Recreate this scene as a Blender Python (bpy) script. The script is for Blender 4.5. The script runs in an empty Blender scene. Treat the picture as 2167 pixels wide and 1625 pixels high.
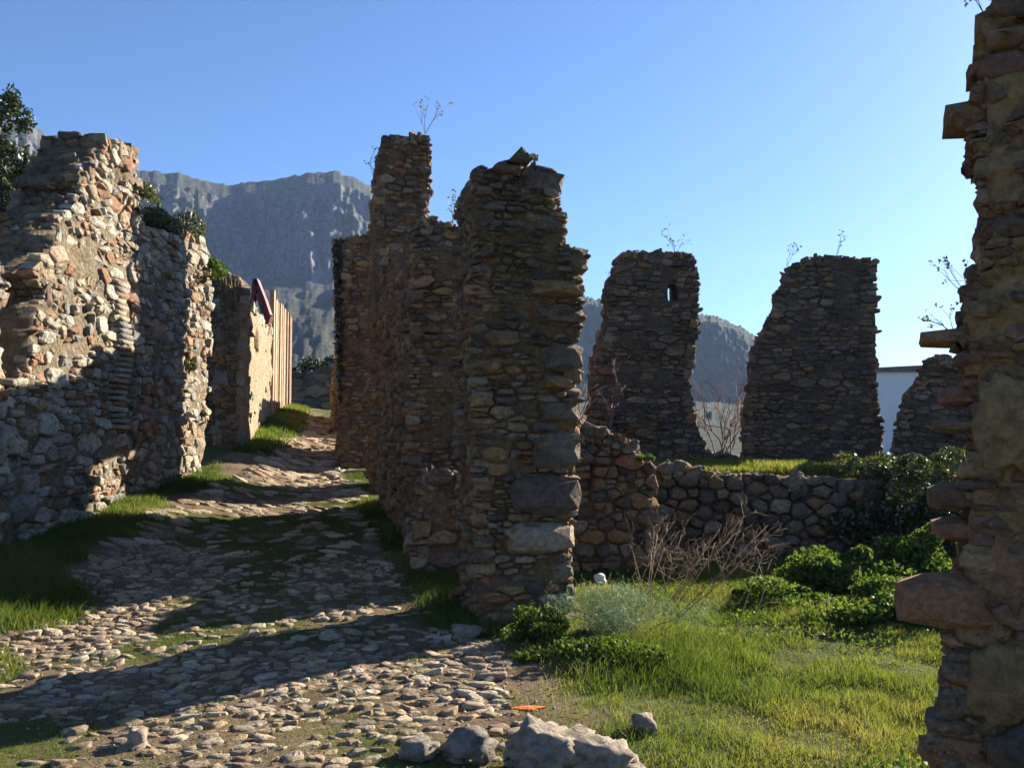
import bpy, bmesh, math, random
import numpy as np
from mathutils import Vector, Matrix

# ------------------------------------------------------------------ camera, sky, sun, exposure
scene = bpy.context.scene
COL = scene.collection
F_PX, W_PX, H_PX = 2000.0, 2167.0, 1625.0
EYE = np.array([0.0, 0.0, 1.6])
PITCH = math.atan((930 - H_PX / 2) / F_PX)
cam_data = bpy.data.cameras.new("camera")
cam_data.sensor_width = 36.0
cam_data.lens = 36.0 * F_PX / W_PX
cam_data.clip_start, cam_data.clip_end = 0.05, 8000
cam = bpy.data.objects.new("camera", cam_data)
cam.location = EYE
cam.rotation_euler = (math.pi / 2 + PITCH, 0, 0)
COL.objects.link(cam)
scene.camera = cam

SUN_AZ, SUN_EL = math.radians(48), math.radians(23)
world = bpy.data.worlds.new("World")
scene.world = world
world.use_nodes = True
nt = world.node_tree
nt.nodes.clear()
w_out = nt.nodes.new("ShaderNodeOutputWorld")
w_bg = nt.nodes.new("ShaderNodeBackground")
w_sky = nt.nodes.new("ShaderNodeTexSky")
w_sky.sky_type = 'NISHITA'
w_sky.sun_disc = False
w_sky.sun_elevation = SUN_EL
w_sky.sun_rotation = SUN_AZ
w_sky.altitude = 1200
w_sky.air_density = 1.0
w_sky.dust_density = 1.3
w_sky.ozone_density = 8.0
w_bg.inputs[1].default_value = 0.053
nt.links.new(w_sky.outputs[0], w_bg.inputs[0])
nt.links.new(w_bg.outputs[0], w_out.inputs[0])

S_DIR = Vector((math.sin(SUN_AZ) * math.cos(SUN_EL), math.cos(SUN_AZ) * math.cos(SUN_EL), math.sin(SUN_EL)))
sun_data = bpy.data.lights.new("sun", 'SUN')
sun_data.energy = 5.0
sun_data.angle = math.radians(0.5)
sun_data.color = (1.0, 0.91, 0.78)
sun = bpy.data.objects.new("sun", sun_data)
sun.rotation_euler = S_DIR.to_track_quat('Z', 'Y').to_euler()
sun.location = (30, 30, 40)
COL.objects.link(sun)
vs = scene.view_settings
vs.view_transform = 'Standard'
vs.look = 'None'
vs.exposure = 1.85
vs.gamma = 1.0
vs.use_curve_mapping = False
scene.cycles.max_bounces = 4
scene.cycles.diffuse_bounces = 3
scene.cycles.glossy_bounces = 2
scene.cycles.transmission_bounces = 3
scene.cycles.transparent_max_bounces = 4

# ------------------------------------------------------------------ helpers
random.seed(7)
CP, SP = math.cos(PITCH), math.sin(PITCH)


def ray(px, py):
    a, b = (px - W_PX / 2) / F_PX, (H_PX / 2 - py) / F_PX
    return np.array([a, CP - b * SP, SP + b * CP])


def at(px, py, Y):
    r = ray(px, py)
    return EYE + r * (Y / r[1])


def _hash(ix, iy, iz, seed):
    h = (ix.astype(np.int64) * 374761393 + iy.astype(np.int64) * 668265263 + iz.astype(np.int64) * 2147483647 + seed * 144665) & 0xFFFFFFFF
    h = ((h ^ (h >> 13)) * 1274126177) & 0xFFFFFFFF
    h = ((h ^ (h >> 16)) * 2246822519) & 0xFFFFFFFF
    return ((h ^ (h >> 15)) & 0xFFFFFF) / float(0xFFFFFF)


def vnoise(x, y, z=0.0, seed=0):
    x, y, z = np.broadcast_arrays(np.asarray(x, float), np.asarray(y, float), np.asarray(z, float))
    ix, iy, iz = np.floor(x), np.floor(y), np.floor(z)
    fx, fy, fz = x - ix, y - iy, z - iz
    fx, fy, fz = [f * f * (3 - 2 * f) for f in (fx, fy, fz)]
    out = 0
    for dx in (0, 1):
        for dy in (0, 1):
            for dz in (0, 1):
                w = (fx if dx else 1 - fx) * (fy if dy else 1 - fy) * (fz if dz else 1 - fz)
                out = out + w * _hash(ix + dx, iy + dy, iz + dz, seed)
    return out * 2 - 1


def fbm(x, y, z=0.0, seed=0, octv=4, gain=0.5):
    s, a = 0, 1.0
    for o in range(octv):
        k = 2.0 ** o
        s = s + a * vnoise(np.asarray(x) * k, np.asarray(y) * k, np.asarray(z) * k, seed + o * 17)
        a *= gain
    return s


def smooth(t):
    t = np.clip(t, 0, 1)
    return t * t * (3 - 2 * t)


def tag(o, label=None, cat=None, group=None, kind=None):
    if label: o["label"] = label
    if cat: o["category"] = cat
    if group: o["group"] = group
    if kind: o["kind"] = kind
    return o


def empty(name, loc, label, cat, group=None):
    o = bpy.data.objects.new(name, None)
    o.empty_display_size = 0.2
    o.location = [float(c) for c in loc]
    COL.objects.link(o)
    return tag(o, label, cat, group, 'thing')


def link_mesh(name, verts, faces, mat, parent=None, origin=None, smooth_shade=False, tint=None, mats=None):
    """verts in world coordinates; the object sits at `origin` (default: centre)."""
    V = np.asarray(verts, float)
    if origin is None:
        origin = V.mean(axis=0) if parent is not None or len(V) else np.zeros(3)
    origin = np.asarray(origin, float)
    me = bpy.data.meshes.new(name)
    me.from_pydata((V - origin).tolist(), [], faces)
    if smooth_shade:
        me.polygons.foreach_set("use_smooth", np.ones(len(me.polygons), bool))
    if tint is not None:
        at_ = me.attributes.new("tint", 'FLOAT', 'POINT')
        at_.data.foreach_set("value", np.broadcast_to(np.asarray(tint, np.float32), (len(V),)).astype(np.float32).copy())
    me.materials.append(mat)
    o = bpy.data.objects.new(name, me)
    COL.objects.link(o)
    if parent is not None:
        o.parent = parent
        o.location = [float(c) for c in origin - np.array(parent_loc(parent))]
    else:
        o.location = [float(c) for c in origin]
    return o


def parent_loc(p):
    v = np.zeros(3)
    while p is not None:
        v += np.array(p.location)
        p = p.parent
    return v


def big_mesh(name, V, idx, sizes, mat, parent=None, origin=(0, 0, 0), tint=None, smooth_shade=False):
    """fast mesh from numpy: idx flat vertex indices, sizes = verts per face"""
    origin = np.asarray(origin, float)
    me = bpy.data.meshes.new(name)
    me.vertices.add(len(V))
    me.vertices.foreach_set("co", (np.asarray(V, float) - origin).astype(np.float32).ravel())
    me.loops.add(len(idx))
    me.loops.foreach_set("vertex_index", np.asarray(idx, np.int32))
    me.polygons.add(len(sizes))
    starts = np.concatenate([[0], np.cumsum(sizes)[:-1]]).astype(np.int32)
    me.polygons.foreach_set("loop_start", starts)
    if smooth_shade:
        me.polygons.foreach_set("use_smooth", np.ones(len(sizes), bool))
    if tint is not None:
        a = me.attributes.new("tint", 'FLOAT', 'POINT')
        a.data.foreach_set("value", np.asarray(tint, np.float32))
    me.update(calc_edges=True)
    me.materials.append(mat)
    o = bpy.data.objects.new(name, me)
    COL.objects.link(o)
    if parent is not None:
        o.parent = parent
        o.location = [float(c) for c in origin - parent_loc(parent)]
    else:
        o.location = [float(c) for c in origin]
    return o


# ------------------------------------------------------------------ materials
class NB:
    def __init__(self, name):
        self.m = bpy.data.materials.new(name)
        self.m.use_nodes = True
        self.t = self.m.node_tree
        self.t.nodes.clear()
        self.out = self.n("ShaderNodeOutputMaterial")

    def n(self, typ, **kw):
        nd = self.t.nodes.new(typ)
        for k, v in kw.items():
            setattr(nd, k, v)
        return nd

    def l(self, a, b):
        self.t.links.new(a, b)

    def noise(self, scale, detail=4, rough=0.6, vec=None, dist=0.0):
        nd = self.n("ShaderNodeTexNoise")
        nd.inputs["Scale"].default_value = scale
        nd.inputs["Detail"].default_value = detail
        nd.inputs["Roughness"].default_value = rough
        nd.inputs["Distortion"].default_value = dist
        if vec is not None: self.l(vec, nd.inputs["Vector"])
        return nd.outputs["Fac"]

    def ramp(self, fac, stops, interp='LINEAR'):
        nd = self.n("ShaderNodeValToRGB")
        cr = nd.color_ramp
        cr.interpolation = interp
        while len(cr.elements) < len(stops): cr.elements.new(0.5)
        for e, (p, c) in zip(cr.elements, stops):
            e.position = p
            e.color = (c if len(c) == 4 else (*c, 1)) if not isinstance(c, float) else (c, c, c, 1)
        self.l(fac, nd.inputs[0])
        return nd.outputs[0]

    def mix(self, fac, a, b, mode='MIX'):
        nd = self.n("ShaderNodeMix", data_type='RGBA', blend_type=mode)
        for s, v in ((nd.inputs[0], fac), (nd.inputs[6], a), (nd.inputs[7], b)):
            if isinstance(v, (int, float)): s.default_value = v
            elif isinstance(v, tuple): s.default_value = (*v, 1)
            else: self.l(v, s)
        return nd.outputs[2]

    def math(self, op, a, b=0.0):
        nd = self.n("ShaderNodeMath", operation=op)
        for s, v in zip(nd.inputs, (a, b)):
            if isinstance(v, (int, float)): s.default_value = v
            else: self.l(v, s)
        return nd.outputs[0]

    def pos(self):
        return self.n("ShaderNodeNewGeometry").outputs["Position"]

    def attr(self, name):
        return self.n("ShaderNodeAttribute", attribute_name=name).outputs["Fac"]

    def bump(self, h, strength, dist, normal=None):
        nd = self.n("ShaderNodeBump")
        nd.inputs["Strength"].default_value = strength
        nd.inputs["Distance"].default_value = dist
        self.l(h, nd.inputs["Height"])
        if normal is not None: self.l(normal, nd.inputs["Normal"])
        return nd.outputs[0]

    def principled(self, color, rough=0.9, normal=None, spec=0.2):
        p = self.n("ShaderNodeBsdfPrincipled")
        if isinstance(color, tuple): p.inputs["Base Color"].default_value = (*color, 1)
        else: self.l(color, p.inputs["Base Color"])
        if isinstance(rough, (int, float)): p.inputs["Roughness"].default_value = rough
        else: self.l(rough, p.inputs["Roughness"])
        p.inputs["Specular IOR Level"].default_value = spec
        if normal is not None: self.l(normal, p.inputs["Normal"])
        self.l(p.outputs[0], self.out.inputs[0])
        return p


def stone_mat(name, cols, lichen=(0.55, 0.52, 0.46), lich=0.35, stain=(0.05, 0.04, 0.03), bump=0.7, scale=1.0, dark=0.45):
    b = NB(name)
    P = b.pos()
    t = b.attr("tint")
    n = len(cols)
    base = b.ramp(t, [((i + 0.0) / n, c) for i, c in enumerate(cols)], 'CONSTANT')
    big = b.noise(2.3 * scale, 3, 0.6, P)
    mott = b.noise(21 * scale, 8, 0.75, P)
    fine = b.noise(75 * scale, 4, 0.75, P)
    c = b.mix(b.ramp(mott, [(0.32, 0.0), (0.72, 1.0)]), b.mix(1.0, base, (0.52, 0.49, 0.46), 'MULTIPLY'), b.mix(1.0, base, (1.55, 1.48, 1.38), 'MULTIPLY'))
    c = b.mix(b.math('MULTIPLY', b.ramp(fine, [(0.56, 0.0), (0.72, 1.0)]), lich), c, lichen)
    c = b.mix(b.math('MULTIPLY', b.ramp(big, [(0.47, 0.0), (0.66, 1.0)]), dark), c, stain)
    vor = b.n("ShaderNodeTexVoronoi", feature='F1')
    vor.inputs["Scale"].default_value = 26 * scale
    b.l(P, vor.inputs["Vector"])
    hh = b.math('ADD', b.math('MULTIPLY', mott, 1.0), b.math('MULTIPLY', fine, 0.45))
    hh = b.math('ADD', hh, b.math('MULTIPLY', vor.outputs["Distance"], 0.5))
    b.principled(c, 0.92, b.bump(hh, bump, 0.06), 0.15)
    return b.m


def mortar_mat(name, c1, c2, c3, bump=1.0):
    b = NB(name)
    P = b.pos()
    n1, n2, n3 = b.noise(3.0, 4, 0.6, P), b.noise(24, 6, 0.75, P), b.noise(90, 3, 0.7, P)
    c = b.ramp(n1, [(0.3, c1), (0.52, c2), (0.72, c3)])
    c = b.mix(b.ramp(n2, [(0.38, 0.0), (0.7, 1.0)]), b.mix(1.0, c, (0.45, 0.42, 0.4), 'MULTIPLY'), c)
    vor = b.n("ShaderNodeTexVoronoi", feature='F1')
    vor.inputs["Scale"].default_value = 15
    b.l(P, vor.inputs["Vector"])
    hh = b.math('ADD', n2, b.math('ADD', b.math('MULTIPLY', n3, 0.4), b.math('MULTIPLY', vor.outputs["Distance"], 0.7)))
    b.principled(c, 0.95, b.bump(hh, bump, 0.07), 0.1)
    return b.m


def plain_mat(name, c, var=0.25, scale=20, rough=0.9, bump=0.3, spec=0.2):
    b = NB(name)
    P = b.pos()
    n = b.noise(scale, 5, 0.65, P)
    lo, hi = tuple(x * (1 - var) for x in c), tuple(x * (1 + var) for x in c)
    b.principled(b.ramp(n, [(0.3, lo), (0.7, hi)]), rough, b.bump(n, bump, 0.02) if bump else None, spec)
    return b.m


def leaf_mat(name, cols, trans=0.5, tcol=(1.25, 1.2, 0.5), gloss=0.12):
    b = NB(name)
    t = b.attr("tint")
    n = len(cols)
    c = b.ramp(t, [(i / max(1, n - 1), cc) for i, cc in enumerate(cols)])
    d = b.n("ShaderNodeBsdfDiffuse")
    b.l(c, d.inputs[0])
    tr = b.n("ShaderNodeBsdfTranslucent")
    b.l(b.mix(1.0, c, tcol, 'MULTIPLY'), tr.inputs[0])
    m = b.n("ShaderNodeMixShader")
    m.inputs[0].default_value = trans
    b.l(d.outputs[0], m.inputs[1])
    b.l(tr.outputs[0], m.inputs[2])
    g = b.n("ShaderNodeBsdfGlossy")
    g.inputs["Roughness"].default_value = 0.45
    g.inputs["Color"].default_value = (0.7, 0.7, 0.7, 1)
    m2 = b.n("ShaderNodeMixShader")
    m2.inputs[0].default_value = gloss
    b.l(m.outputs[0], m2.inputs[1])
    b.l(g.outputs[0], m2.inputs[2])
    b.l(m2.outputs[0], b.out.inputs[0])
    return b.m


M = {}
M['stone_left'] = stone_mat('limestone_rubble', [(0.449, 0.399, 0.308), (0.367, 0.336, 0.275), (0.51, 0.483, 0.418), (0.306, 0.294, 0.275), (0.408, 0.326, 0.22), (0.347, 0.21, 0.132), (0.469, 0.441, 0.363)], bump=0.8, dark=0.35)
M['mortar_left'] = mortar_mat('pale_mortar', (0.34, 0.27, 0.17), (0.42, 0.34, 0.23), (0.30, 0.25, 0.18))
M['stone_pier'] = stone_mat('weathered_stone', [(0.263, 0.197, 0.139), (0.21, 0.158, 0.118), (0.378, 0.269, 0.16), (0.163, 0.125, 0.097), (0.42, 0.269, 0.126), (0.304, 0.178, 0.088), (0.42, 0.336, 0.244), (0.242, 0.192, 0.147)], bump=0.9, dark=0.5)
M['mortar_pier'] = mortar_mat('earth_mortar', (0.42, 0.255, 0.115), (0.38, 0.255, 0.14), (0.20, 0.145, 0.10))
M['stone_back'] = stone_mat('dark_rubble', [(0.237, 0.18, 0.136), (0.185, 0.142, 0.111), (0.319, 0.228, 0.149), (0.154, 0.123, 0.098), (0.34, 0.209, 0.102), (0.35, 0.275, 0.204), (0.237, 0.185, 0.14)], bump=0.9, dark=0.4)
M['stone_jamb'] = stone_mat('jamb_stone', [(0.442, 0.268, 0.138), (0.338, 0.207, 0.121), (0.546, 0.342, 0.172), (0.286, 0.189, 0.127), (0.468, 0.244, 0.127), (0.39, 0.287, 0.196)], bump=0.8, dark=0.45, scale=2.2)
M['stone_lane'] = stone_mat('plaster_smeared_stone', [(0.40, 0.27, 0.15), (0.33, 0.22, 0.125), (0.44, 0.33, 0.20), (0.26, 0.185, 0.12), (0.42, 0.25, 0.13), (0.36, 0.29, 0.21)], bump=0.9, dark=0.5)
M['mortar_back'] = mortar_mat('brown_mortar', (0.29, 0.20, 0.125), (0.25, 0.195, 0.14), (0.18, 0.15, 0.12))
M['brick'] = stone_mat('old_brick', [(0.30, 0.15, 0.09), (0.26, 0.13, 0.085), (0.32, 0.19, 0.12)], bump=0.5, dark=0.4)
M['brick_pale'] = stone_mat('pale_brick', [(0.38, 0.25, 0.165), (0.34, 0.21, 0.135), (0.40, 0.29, 0.20)], bump=0.5, dark=0.3)
M['plaster_pale'] = mortar_mat('cream_plaster', (0.46, 0.35, 0.22), (0.50, 0.40, 0.27), (0.36, 0.27, 0.17), bump=0.6)
M['plaster'] = mortar_mat('ochre_plaster', (0.48, 0.285, 0.12), (0.50, 0.32, 0.145), (0.33, 0.20, 0.10), bump=0.7)
M['cobble'] = stone_mat('cobble_limestone', [(0.378, 0.302, 0.217), (0.306, 0.248, 0.176), (0.45, 0.378, 0.277), (0.234, 0.185, 0.135), (0.333, 0.244, 0.15)], bump=0.55, dark=0.4, lich=0.25, scale=1.3)
M['boulder'] = stone_mat('boulder_limestone', [(0.46, 0.39, 0.31), (0.38, 0.34, 0.285)], bump=0.9, dark=0.25)
M['bark'] = plain_mat('bark', (0.12, 0.09, 0.065), 0.3, 30)
M['twig'] = plain_mat('dry_twig', (0.20, 0.14, 0.085), 0.25, 60, bump=0)
M['twig_red'] = plain_mat('bare_red_twig', (0.17, 0.105, 0.085), 0.25, 60, bump=0)
M['grass'] = leaf_mat('grass_blades', [(0.05, 0.085, 0.018), (0.09, 0.135, 0.03), (0.15, 0.175, 0.05), (0.26, 0.22, 0.10)], 0.5, (1.4, 1.3, 0.6), 0.012)
M['leaf_dark'] = leaf_mat('evergreen_leaf', [(0.018, 0.032, 0.012), (0.035, 0.055, 0.02), (0.05, 0.06, 0.025)], 0.25, gloss=0.06)
M['leaf_mid'] = leaf_mat('bramble_leaf', [(0.03, 0.05, 0.015), (0.06, 0.085, 0.025), (0.10, 0.09, 0.035)], 0.4, gloss=0.08)
M['leaf_bright'] = leaf_mat('nettle_leaf', [(0.04, 0.08, 0.018), (0.07, 0.12, 0.026), (0.12, 0.16, 0.04)], 0.45, (1.4, 1.35, 0.55), 0.02)
M['fennel'] = leaf_mat('fennel_frond', [(0.10, 0.16, 0.09), (0.14, 0.20, 0.12), (0.18, 0.24, 0.15)], 0.4, (1.1, 1.15, 0.8), 0.04)
M['ivy'] = leaf_mat('ivy_leaf', [(0.015, 0.025, 0.01), (0.03, 0.04, 0.015), (0.05, 0.045, 0.02)], 0.3, gloss=0.08)


def ground_mat():
    b = NB('earth_and_turf')
    P = b.pos()
    g = b.attr("tint")
    n1, n2, n3 = b.noise(1.4, 4, 0.6, P), b.noise(9, 5, 0.7, P), b.noise(60, 4, 0.75, P)
    dirt = b.ramp(n1, [(0.3, (0.15, 0.105, 0.065)), (0.55, (0.23, 0.165, 0.10)), (0.75, (0.18, 0.14, 0.095))])
    dirt = b.mix(b.ramp(n3, [(0.35, 0.0), (0.75, 1.0)]), b.mix(1.0, dirt, (0.6, 0.57, 0.53), 'MULTIPLY'), dirt)
    turf = b.ramp(n2, [(0.3, (0.06, 0.07, 0.02)), (0.6, (0.09, 0.095, 0.03)), (0.8, (0.14, 0.12, 0.055))])
    f = b.math('ADD', g, b.math('MULTIPLY', b.math('SUBTRACT', n2, 0.5), 0.9))
    c = b.mix(b.ramp(f, [(0.35, 0.0), (0.6, 1.0)]), dirt, turf)
    hh = b.math('ADD', n2, b.math('MULTIPLY', n3, 0.5))
    b.principled(c, 0.97, b.bump(hh, 0.8, 0.05), 0.1)
    return b.m


def mountain_mat():
    b = NB('limestone_mountain')
    geo = b.n("ShaderNodeNewGeometry")
    P = geo.outputs["Position"]
    sep = b.n("ShaderNodeSeparateXYZ")
    b.l(geo.outputs["True Normal"], sep.inputs[0])
    steep = sep.outputs[2]
    st = b.n("ShaderNodeMapping")
    st.inputs["Scale"].default_value = (0.16, 0.16, 0.02)
    b.l(P, st.inputs[0])
    stri = b.noise(1.0, 6, 0.7, st.outputs[0])
    n1 = b.noise(0.035, 5, 0.65, P)
    n2 = b.noise(0.22, 4, 0.7, P)
    rock = b.ramp(stri, [(0.34, (0.055, 0.058, 0.065)), (0.5, (0.12, 0.12, 0.124)), (0.66, (0.20, 0.195, 0.185))])
    scrub = b.ramp(n2, [(0.35, (0.03, 0.037, 0.025)), (0.55, (0.065, 0.066, 0.05)), (0.75, (0.15, 0.145, 0.125))])
    f = b.math('ADD', steep, b.math('MULTIPLY', b.math('SUBTRACT', n1, 0.5), 0.8))
    f = b.math('ADD', f, b.math('MULTIPLY', b.attr("tint"), 0.8))
    c = b.mix(b.ramp(f, [(0.52, 0.0), (0.72, 1.0)]), rock, scrub)
    c = b.mix(b.math('MULTIPLY', b.attr("tint"), 0.85), c, b.ramp(n2, [(0.3, (0.018, 0.028, 0.014)), (0.7, (0.04, 0.05, 0.028))]))
    c = b.mix(b.math('MULTIPLY', b.ramp(b.noise(0.018, 4, 0.6, P), [(0.42, 0.0), (0.62, 1.0)]), 0.5), c, b.mix(1.0, c, (0.42, 0.45, 0.42), 'MULTIPLY'))
    hh = b.math('ADD', stri, b.math('MULTIPLY', n2, 0.6))
    b.principled(c, 0.95, b.bump(hh, 0.7, 4.0), 0.1)
    return b.m


M['ground'] = ground_mat()
M['mountain'] = mountain_mat()
M['white_wall'] = plain_mat('whitewash', (0.78, 0.78, 0.77), 0.05, 2, 0.8, 0.1)
M['roof'] = plain_mat('roof_edge', (0.18, 0.13, 0.11), 0.3, 8)
M['red_paint'] = plain_mat('red_machine_paint', (0.11, 0.010, 0.010), 0.2, 8, 0.6, 0.1, 0.4)
M['dark_metal'] = plain_mat('dark_metal', (0.05, 0.05, 0.055), 0.3, 10, 0.5, 0.1, 0.5)
M['plank'] = plain_mat('rust_brown_plank', (0.25, 0.16, 0.10), 0.45, 5, 0.85, 0.4)
M['plank_pale'] = plain_mat('weathered_tan_plank', (0.38, 0.25, 0.15), 0.35, 6, 0.9, 0.4)
M['orange_paint'] = plain_mat('orange_spray', (0.75, 0.16, 0.04), 0.3, 60, 0.8, 0.2)
M['white_bag'] = plain_mat('pale_stone_chip', (0.62, 0.61, 0.58), 0.15, 20)

# ------------------------------------------------------------------ terrain height
PROF_Y = [-60, 0, 4, 7, 10, 12.3, 15.5, 17.5, 20, 24, 28, 33, 60, 90]
PROF_Z = [-1.5, 0, 0.12, 0.22, 0.5, 0.68, 0.93, 1.14, 1.5, 2.05, 2.45, 2.55, 2.2, 1.0]


def wall_x(y):
    return -0.29 - 0.246 * (np.asarray(y, float) - 6.9)


def H(x, y, rough=True):
    x, y = np.broadcast_arrays(np.asarray(x, float), np.asarray(y, float))
    # rounded profile
    z = sum(np.interp(y + k, PROF_Y, PROF_Z) for k in (-1.6, -0.8, 0, 0.8, 1.6)) / 5
    bank = np.interp(y, [3, 6, 8, 12, 17, 24, 30], [0.05, 0.14, 0.2, 0.25, 0.36, 0.25, 0.1])
    lx = np.interp(y, [0, 14.3, 17, 27, 40], [-4.6, -4.6, -4.85, -6.6, -8])
    z = z + bank * smooth((lx + 1.5 - x) / 1.4)
    lawn = np.where(y < 12, 0.03 * y, 0.36) + 0.06 * smooth((x - 2) / 3)
    w = smooth((x - (wall_x(y) + 0.25)) / 0.5) * smooth((y - 6.0) / 2.0)
    z = z * (1 - w) + lawn * w
    terr = smooth((y - (10.85 + 0.02 * x)) / 0.25) * smooth((x - (wall_x(y) + 0.75)) / 0.3)
    tz = np.interp(y, [0, 15, 22, 40, 90], [1.2, 1.22, 1.1, 0.6, 0.5])
    z = z * (1 - terr) + tz * terr
    r = np.hypot(x, y)
    far = smooth((r - 70) / 60)
    z = z * (1 - far) + (-4.0) * far
    if rough:
        near = 1 - smooth((r - 30) / 20)
        z = z + near * (0.02 * fbm(x * 0.9, y * 0.9, 0, 3, 3) + 0.012 * vnoise(x * 5, y * 5, 0, 9))
    return z


def cobble_right(y):
    """right-hand limit of the cobbles"""
    return np.where(np.asarray(y) < 6.6, 0.12 - 0.05 * (np.asarray(y) - 4), wall_x(y) - 0.05)


def green_mask(x, y):
    """how much turf grows here, 0..1"""
    x, y = np.broadcast_arrays(np.asarray(x, float), np.asarray(y, float))
    right = smooth((x - (cobble_right(y) - 0.1 + 0.3 * vnoise(x * 1.9, y * 1.9, 0, 21))) / 0.6)
    bare = smooth((0.75 - np.hypot((x - 0.5) / 0.8, (y - 5.1) / 0.6) + 0.4 * vnoise(x * 3, y * 3, 0, 19)) / 0.4)
    right = right * (1 - 0.45 * bare * smooth((vnoise(x * 4, y * 4, 0, 23) + 0.6) / 0.6))
    lx = np.interp(y, [0, 5, 7, 9, 12, 17, 27], [-2.8, -2.85, -2.95, -3.5, -3.9, -4.4, -5.9])
    left = smooth((lx - x + 0.5 * fbm(x * 1.1, y * 1.1, 0, 33, 2)) / 0.7)
    strip = smooth((x - (wall_x(y) - 0.42 + 0.25 * vnoise(x * 2, y * 2, 0, 55))) / 0.2) * (y > 6.9) * 0.8
    left = np.maximum(left, strip)
    patch = 0.75 * smooth((fbm(x * 0.9, y * 0.9, 0, 41, 3) - 0.25 + 0.45 * smooth((6.4 - y) / 1.2)) / 0.4)
    return np.clip(np.maximum(np.maximum(right, left), patch * (y < 14)), 0, 1)


# ------------------------------------------------------------------ ground sheet
def axis(lo, hi, step, out, n):
    mid = np.arange(lo, hi + 1e-6, step)
    g = np.geomspace(step, out, n)
    return np.concatenate([(lo - np.cumsum(g))[::-1], mid, hi + np.cumsum(g)])


def grid_faces(nx, ny):
    i, j = np.meshgrid(np.arange(nx - 1), np.arange(ny - 1), indexing='ij')
    a = (i * ny + j).ravel()
    return np.stack([a, a + ny, a + ny + 1, a + 1], 1)


xs, ys = axis(-9, 9, 0.1, 900, 30), axis(2.5, 30, 0.1, 900, 30)
GX, GY = np.meshgrid(xs, ys, indexing='ij')
GZ = H(GX, GY)
q = grid_faces(len(xs), len(ys))
gr = big_mesh('ground', np.stack([GX.ravel(), GY.ravel(), GZ.ravel()], 1), q.ravel(), np.full(len(q), 4), M['ground'],
              tint=green_mask(GX, GY).ravel(), smooth_shade=True)
tag(gr, 'earth and turf ground under the ruins', 'ground', kind='structure')


# ------------------------------------------------------------------ mountain
def build_mountain():
    rp = [(-2600, 560), (-1200, 420), (-500, 330), (-200, 250), (-40, 236), (40, 240), (75, 272), (135, 322), (210, 345), (295, 355), (370, 360), (420, 376), (465, 386),
          (510, 380), (560, 374), (600, 368), (645, 358), (700, 356), (745, 366), (780, 386), (860, 440), (960, 510), (1100, 590), (1225, 622),
          (1280, 640), (1400, 655), (1480, 664), (1530, 678), (1570, 695), (1605, 716), (1700, 770), (1850, 820), (2200, 850), (3200, 860), (5200, 865)]
    th = np.radians(np.concatenate([np.arange(-62, -32, 0.25), np.arange(-32, 18, 0.06), np.arange(18, 65, 0.4)]))
    px = np.tan(th) * F_PX + W_PX / 2
    er = (930 - np.interp(px, [a for a, b in rp], [b for a, b in rp])) / F_PX * np.cos(th)
    er = er + (0.0013 * fbm(th * 90, th * 0, 0, 5, 4)) * (er > 0.12)
    green = smooth((px - 900) / 250)
    # profile control points: r, fraction of the ridge angle
    es = (0.60 - 0.32 * green) * er + 0.015 * fbm(th * 14, th * 0, 0.3, 8, 3)
    eb = (0.30 - 0.2 * green) * er + 0.012
    T = np.concatenate([np.linspace(0, 1, 14), np.linspace(1, 2, 26)[1:], np.linspace(2, 3, 60)[1:], np.linspace(3, 4, 10)[1:], np.linspace(4, 5, 8)[1:]])
    rk = np.array([75, 300, 620, 700, 760, 1100.0])
    V = []
    TH, TT = np.meshgrid(th, T, indexing='ij')
    R = np.interp(TT, np.arange(6), rk)
    zk = np.stack([np.full_like(th, -3.0), eb * 300 + 1.6, es * 620 + 1.6, er * 0.955 * 700 + 1.6, er * 760 + 1.6, er * 500 - 60], 1)
    Z = np.zeros_like(R)
    for i in range(len(th)):
        Z[i] = np.interp(T, np.arange(6), zk[i])
    cl = smooth((TT - 1.9) / 0.3) * (1 - smooth((TT - 2.75) / 0.35)) * (1 - 0.85 * green[:, None])
    gul = 16 * vnoise(TH * 22 + 0.4 * TT, TT * 0.8, 0, 11) + 4.5 * vnoise(TH * 110 + 0.5 * TT, TT * 2.0, 0, 12) + 3 * vnoise(TH * 330, TT * 4, 0, 13)
    led = 7 * vnoise(TH * 40, TT * 9, 0, 14) + 4 * vnoise(TH * 160, TT * 22, 0, 15)
    R = R + cl * (gul + led)
    Z = Z + green[:, None] * smooth((TT - 1.8) / 0.4) * (1 - smooth((TT - 4) / 0.6)) * 3.0 * np.abs(vnoise(TH * 260, TT * 14, 0, 31))
    sc = smooth((TT - 0.3) / 0.7) * (1 - smooth((TT - 2.0) / 0.3))
    Z = Z + sc * (1.3 * fbm(TH * 60, TT * 6, 0, 21, 4)) + smooth((TT - 3.2) / 0.5) * 0.6 * fbm(TH * 240, TT * 8, 0, 22, 3)
    X, Y = R * np.sin(TH), R * np.cos(TH)
    V = np.stack([X.ravel(), Y.ravel(), Z.ravel()], 1)
    f = grid_faces(len(th), len(T))
    o = big_mesh('mountain', V, f.ravel(), np.full(len(f), 4), M['mountain'], tint=np.repeat(green, len(T)), smooth_shade=False)
    tag(o, 'grey limestone mountain ridge with vertical cliffs above a scree slope', 'mountain', kind='structure')


build_mountain()


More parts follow.
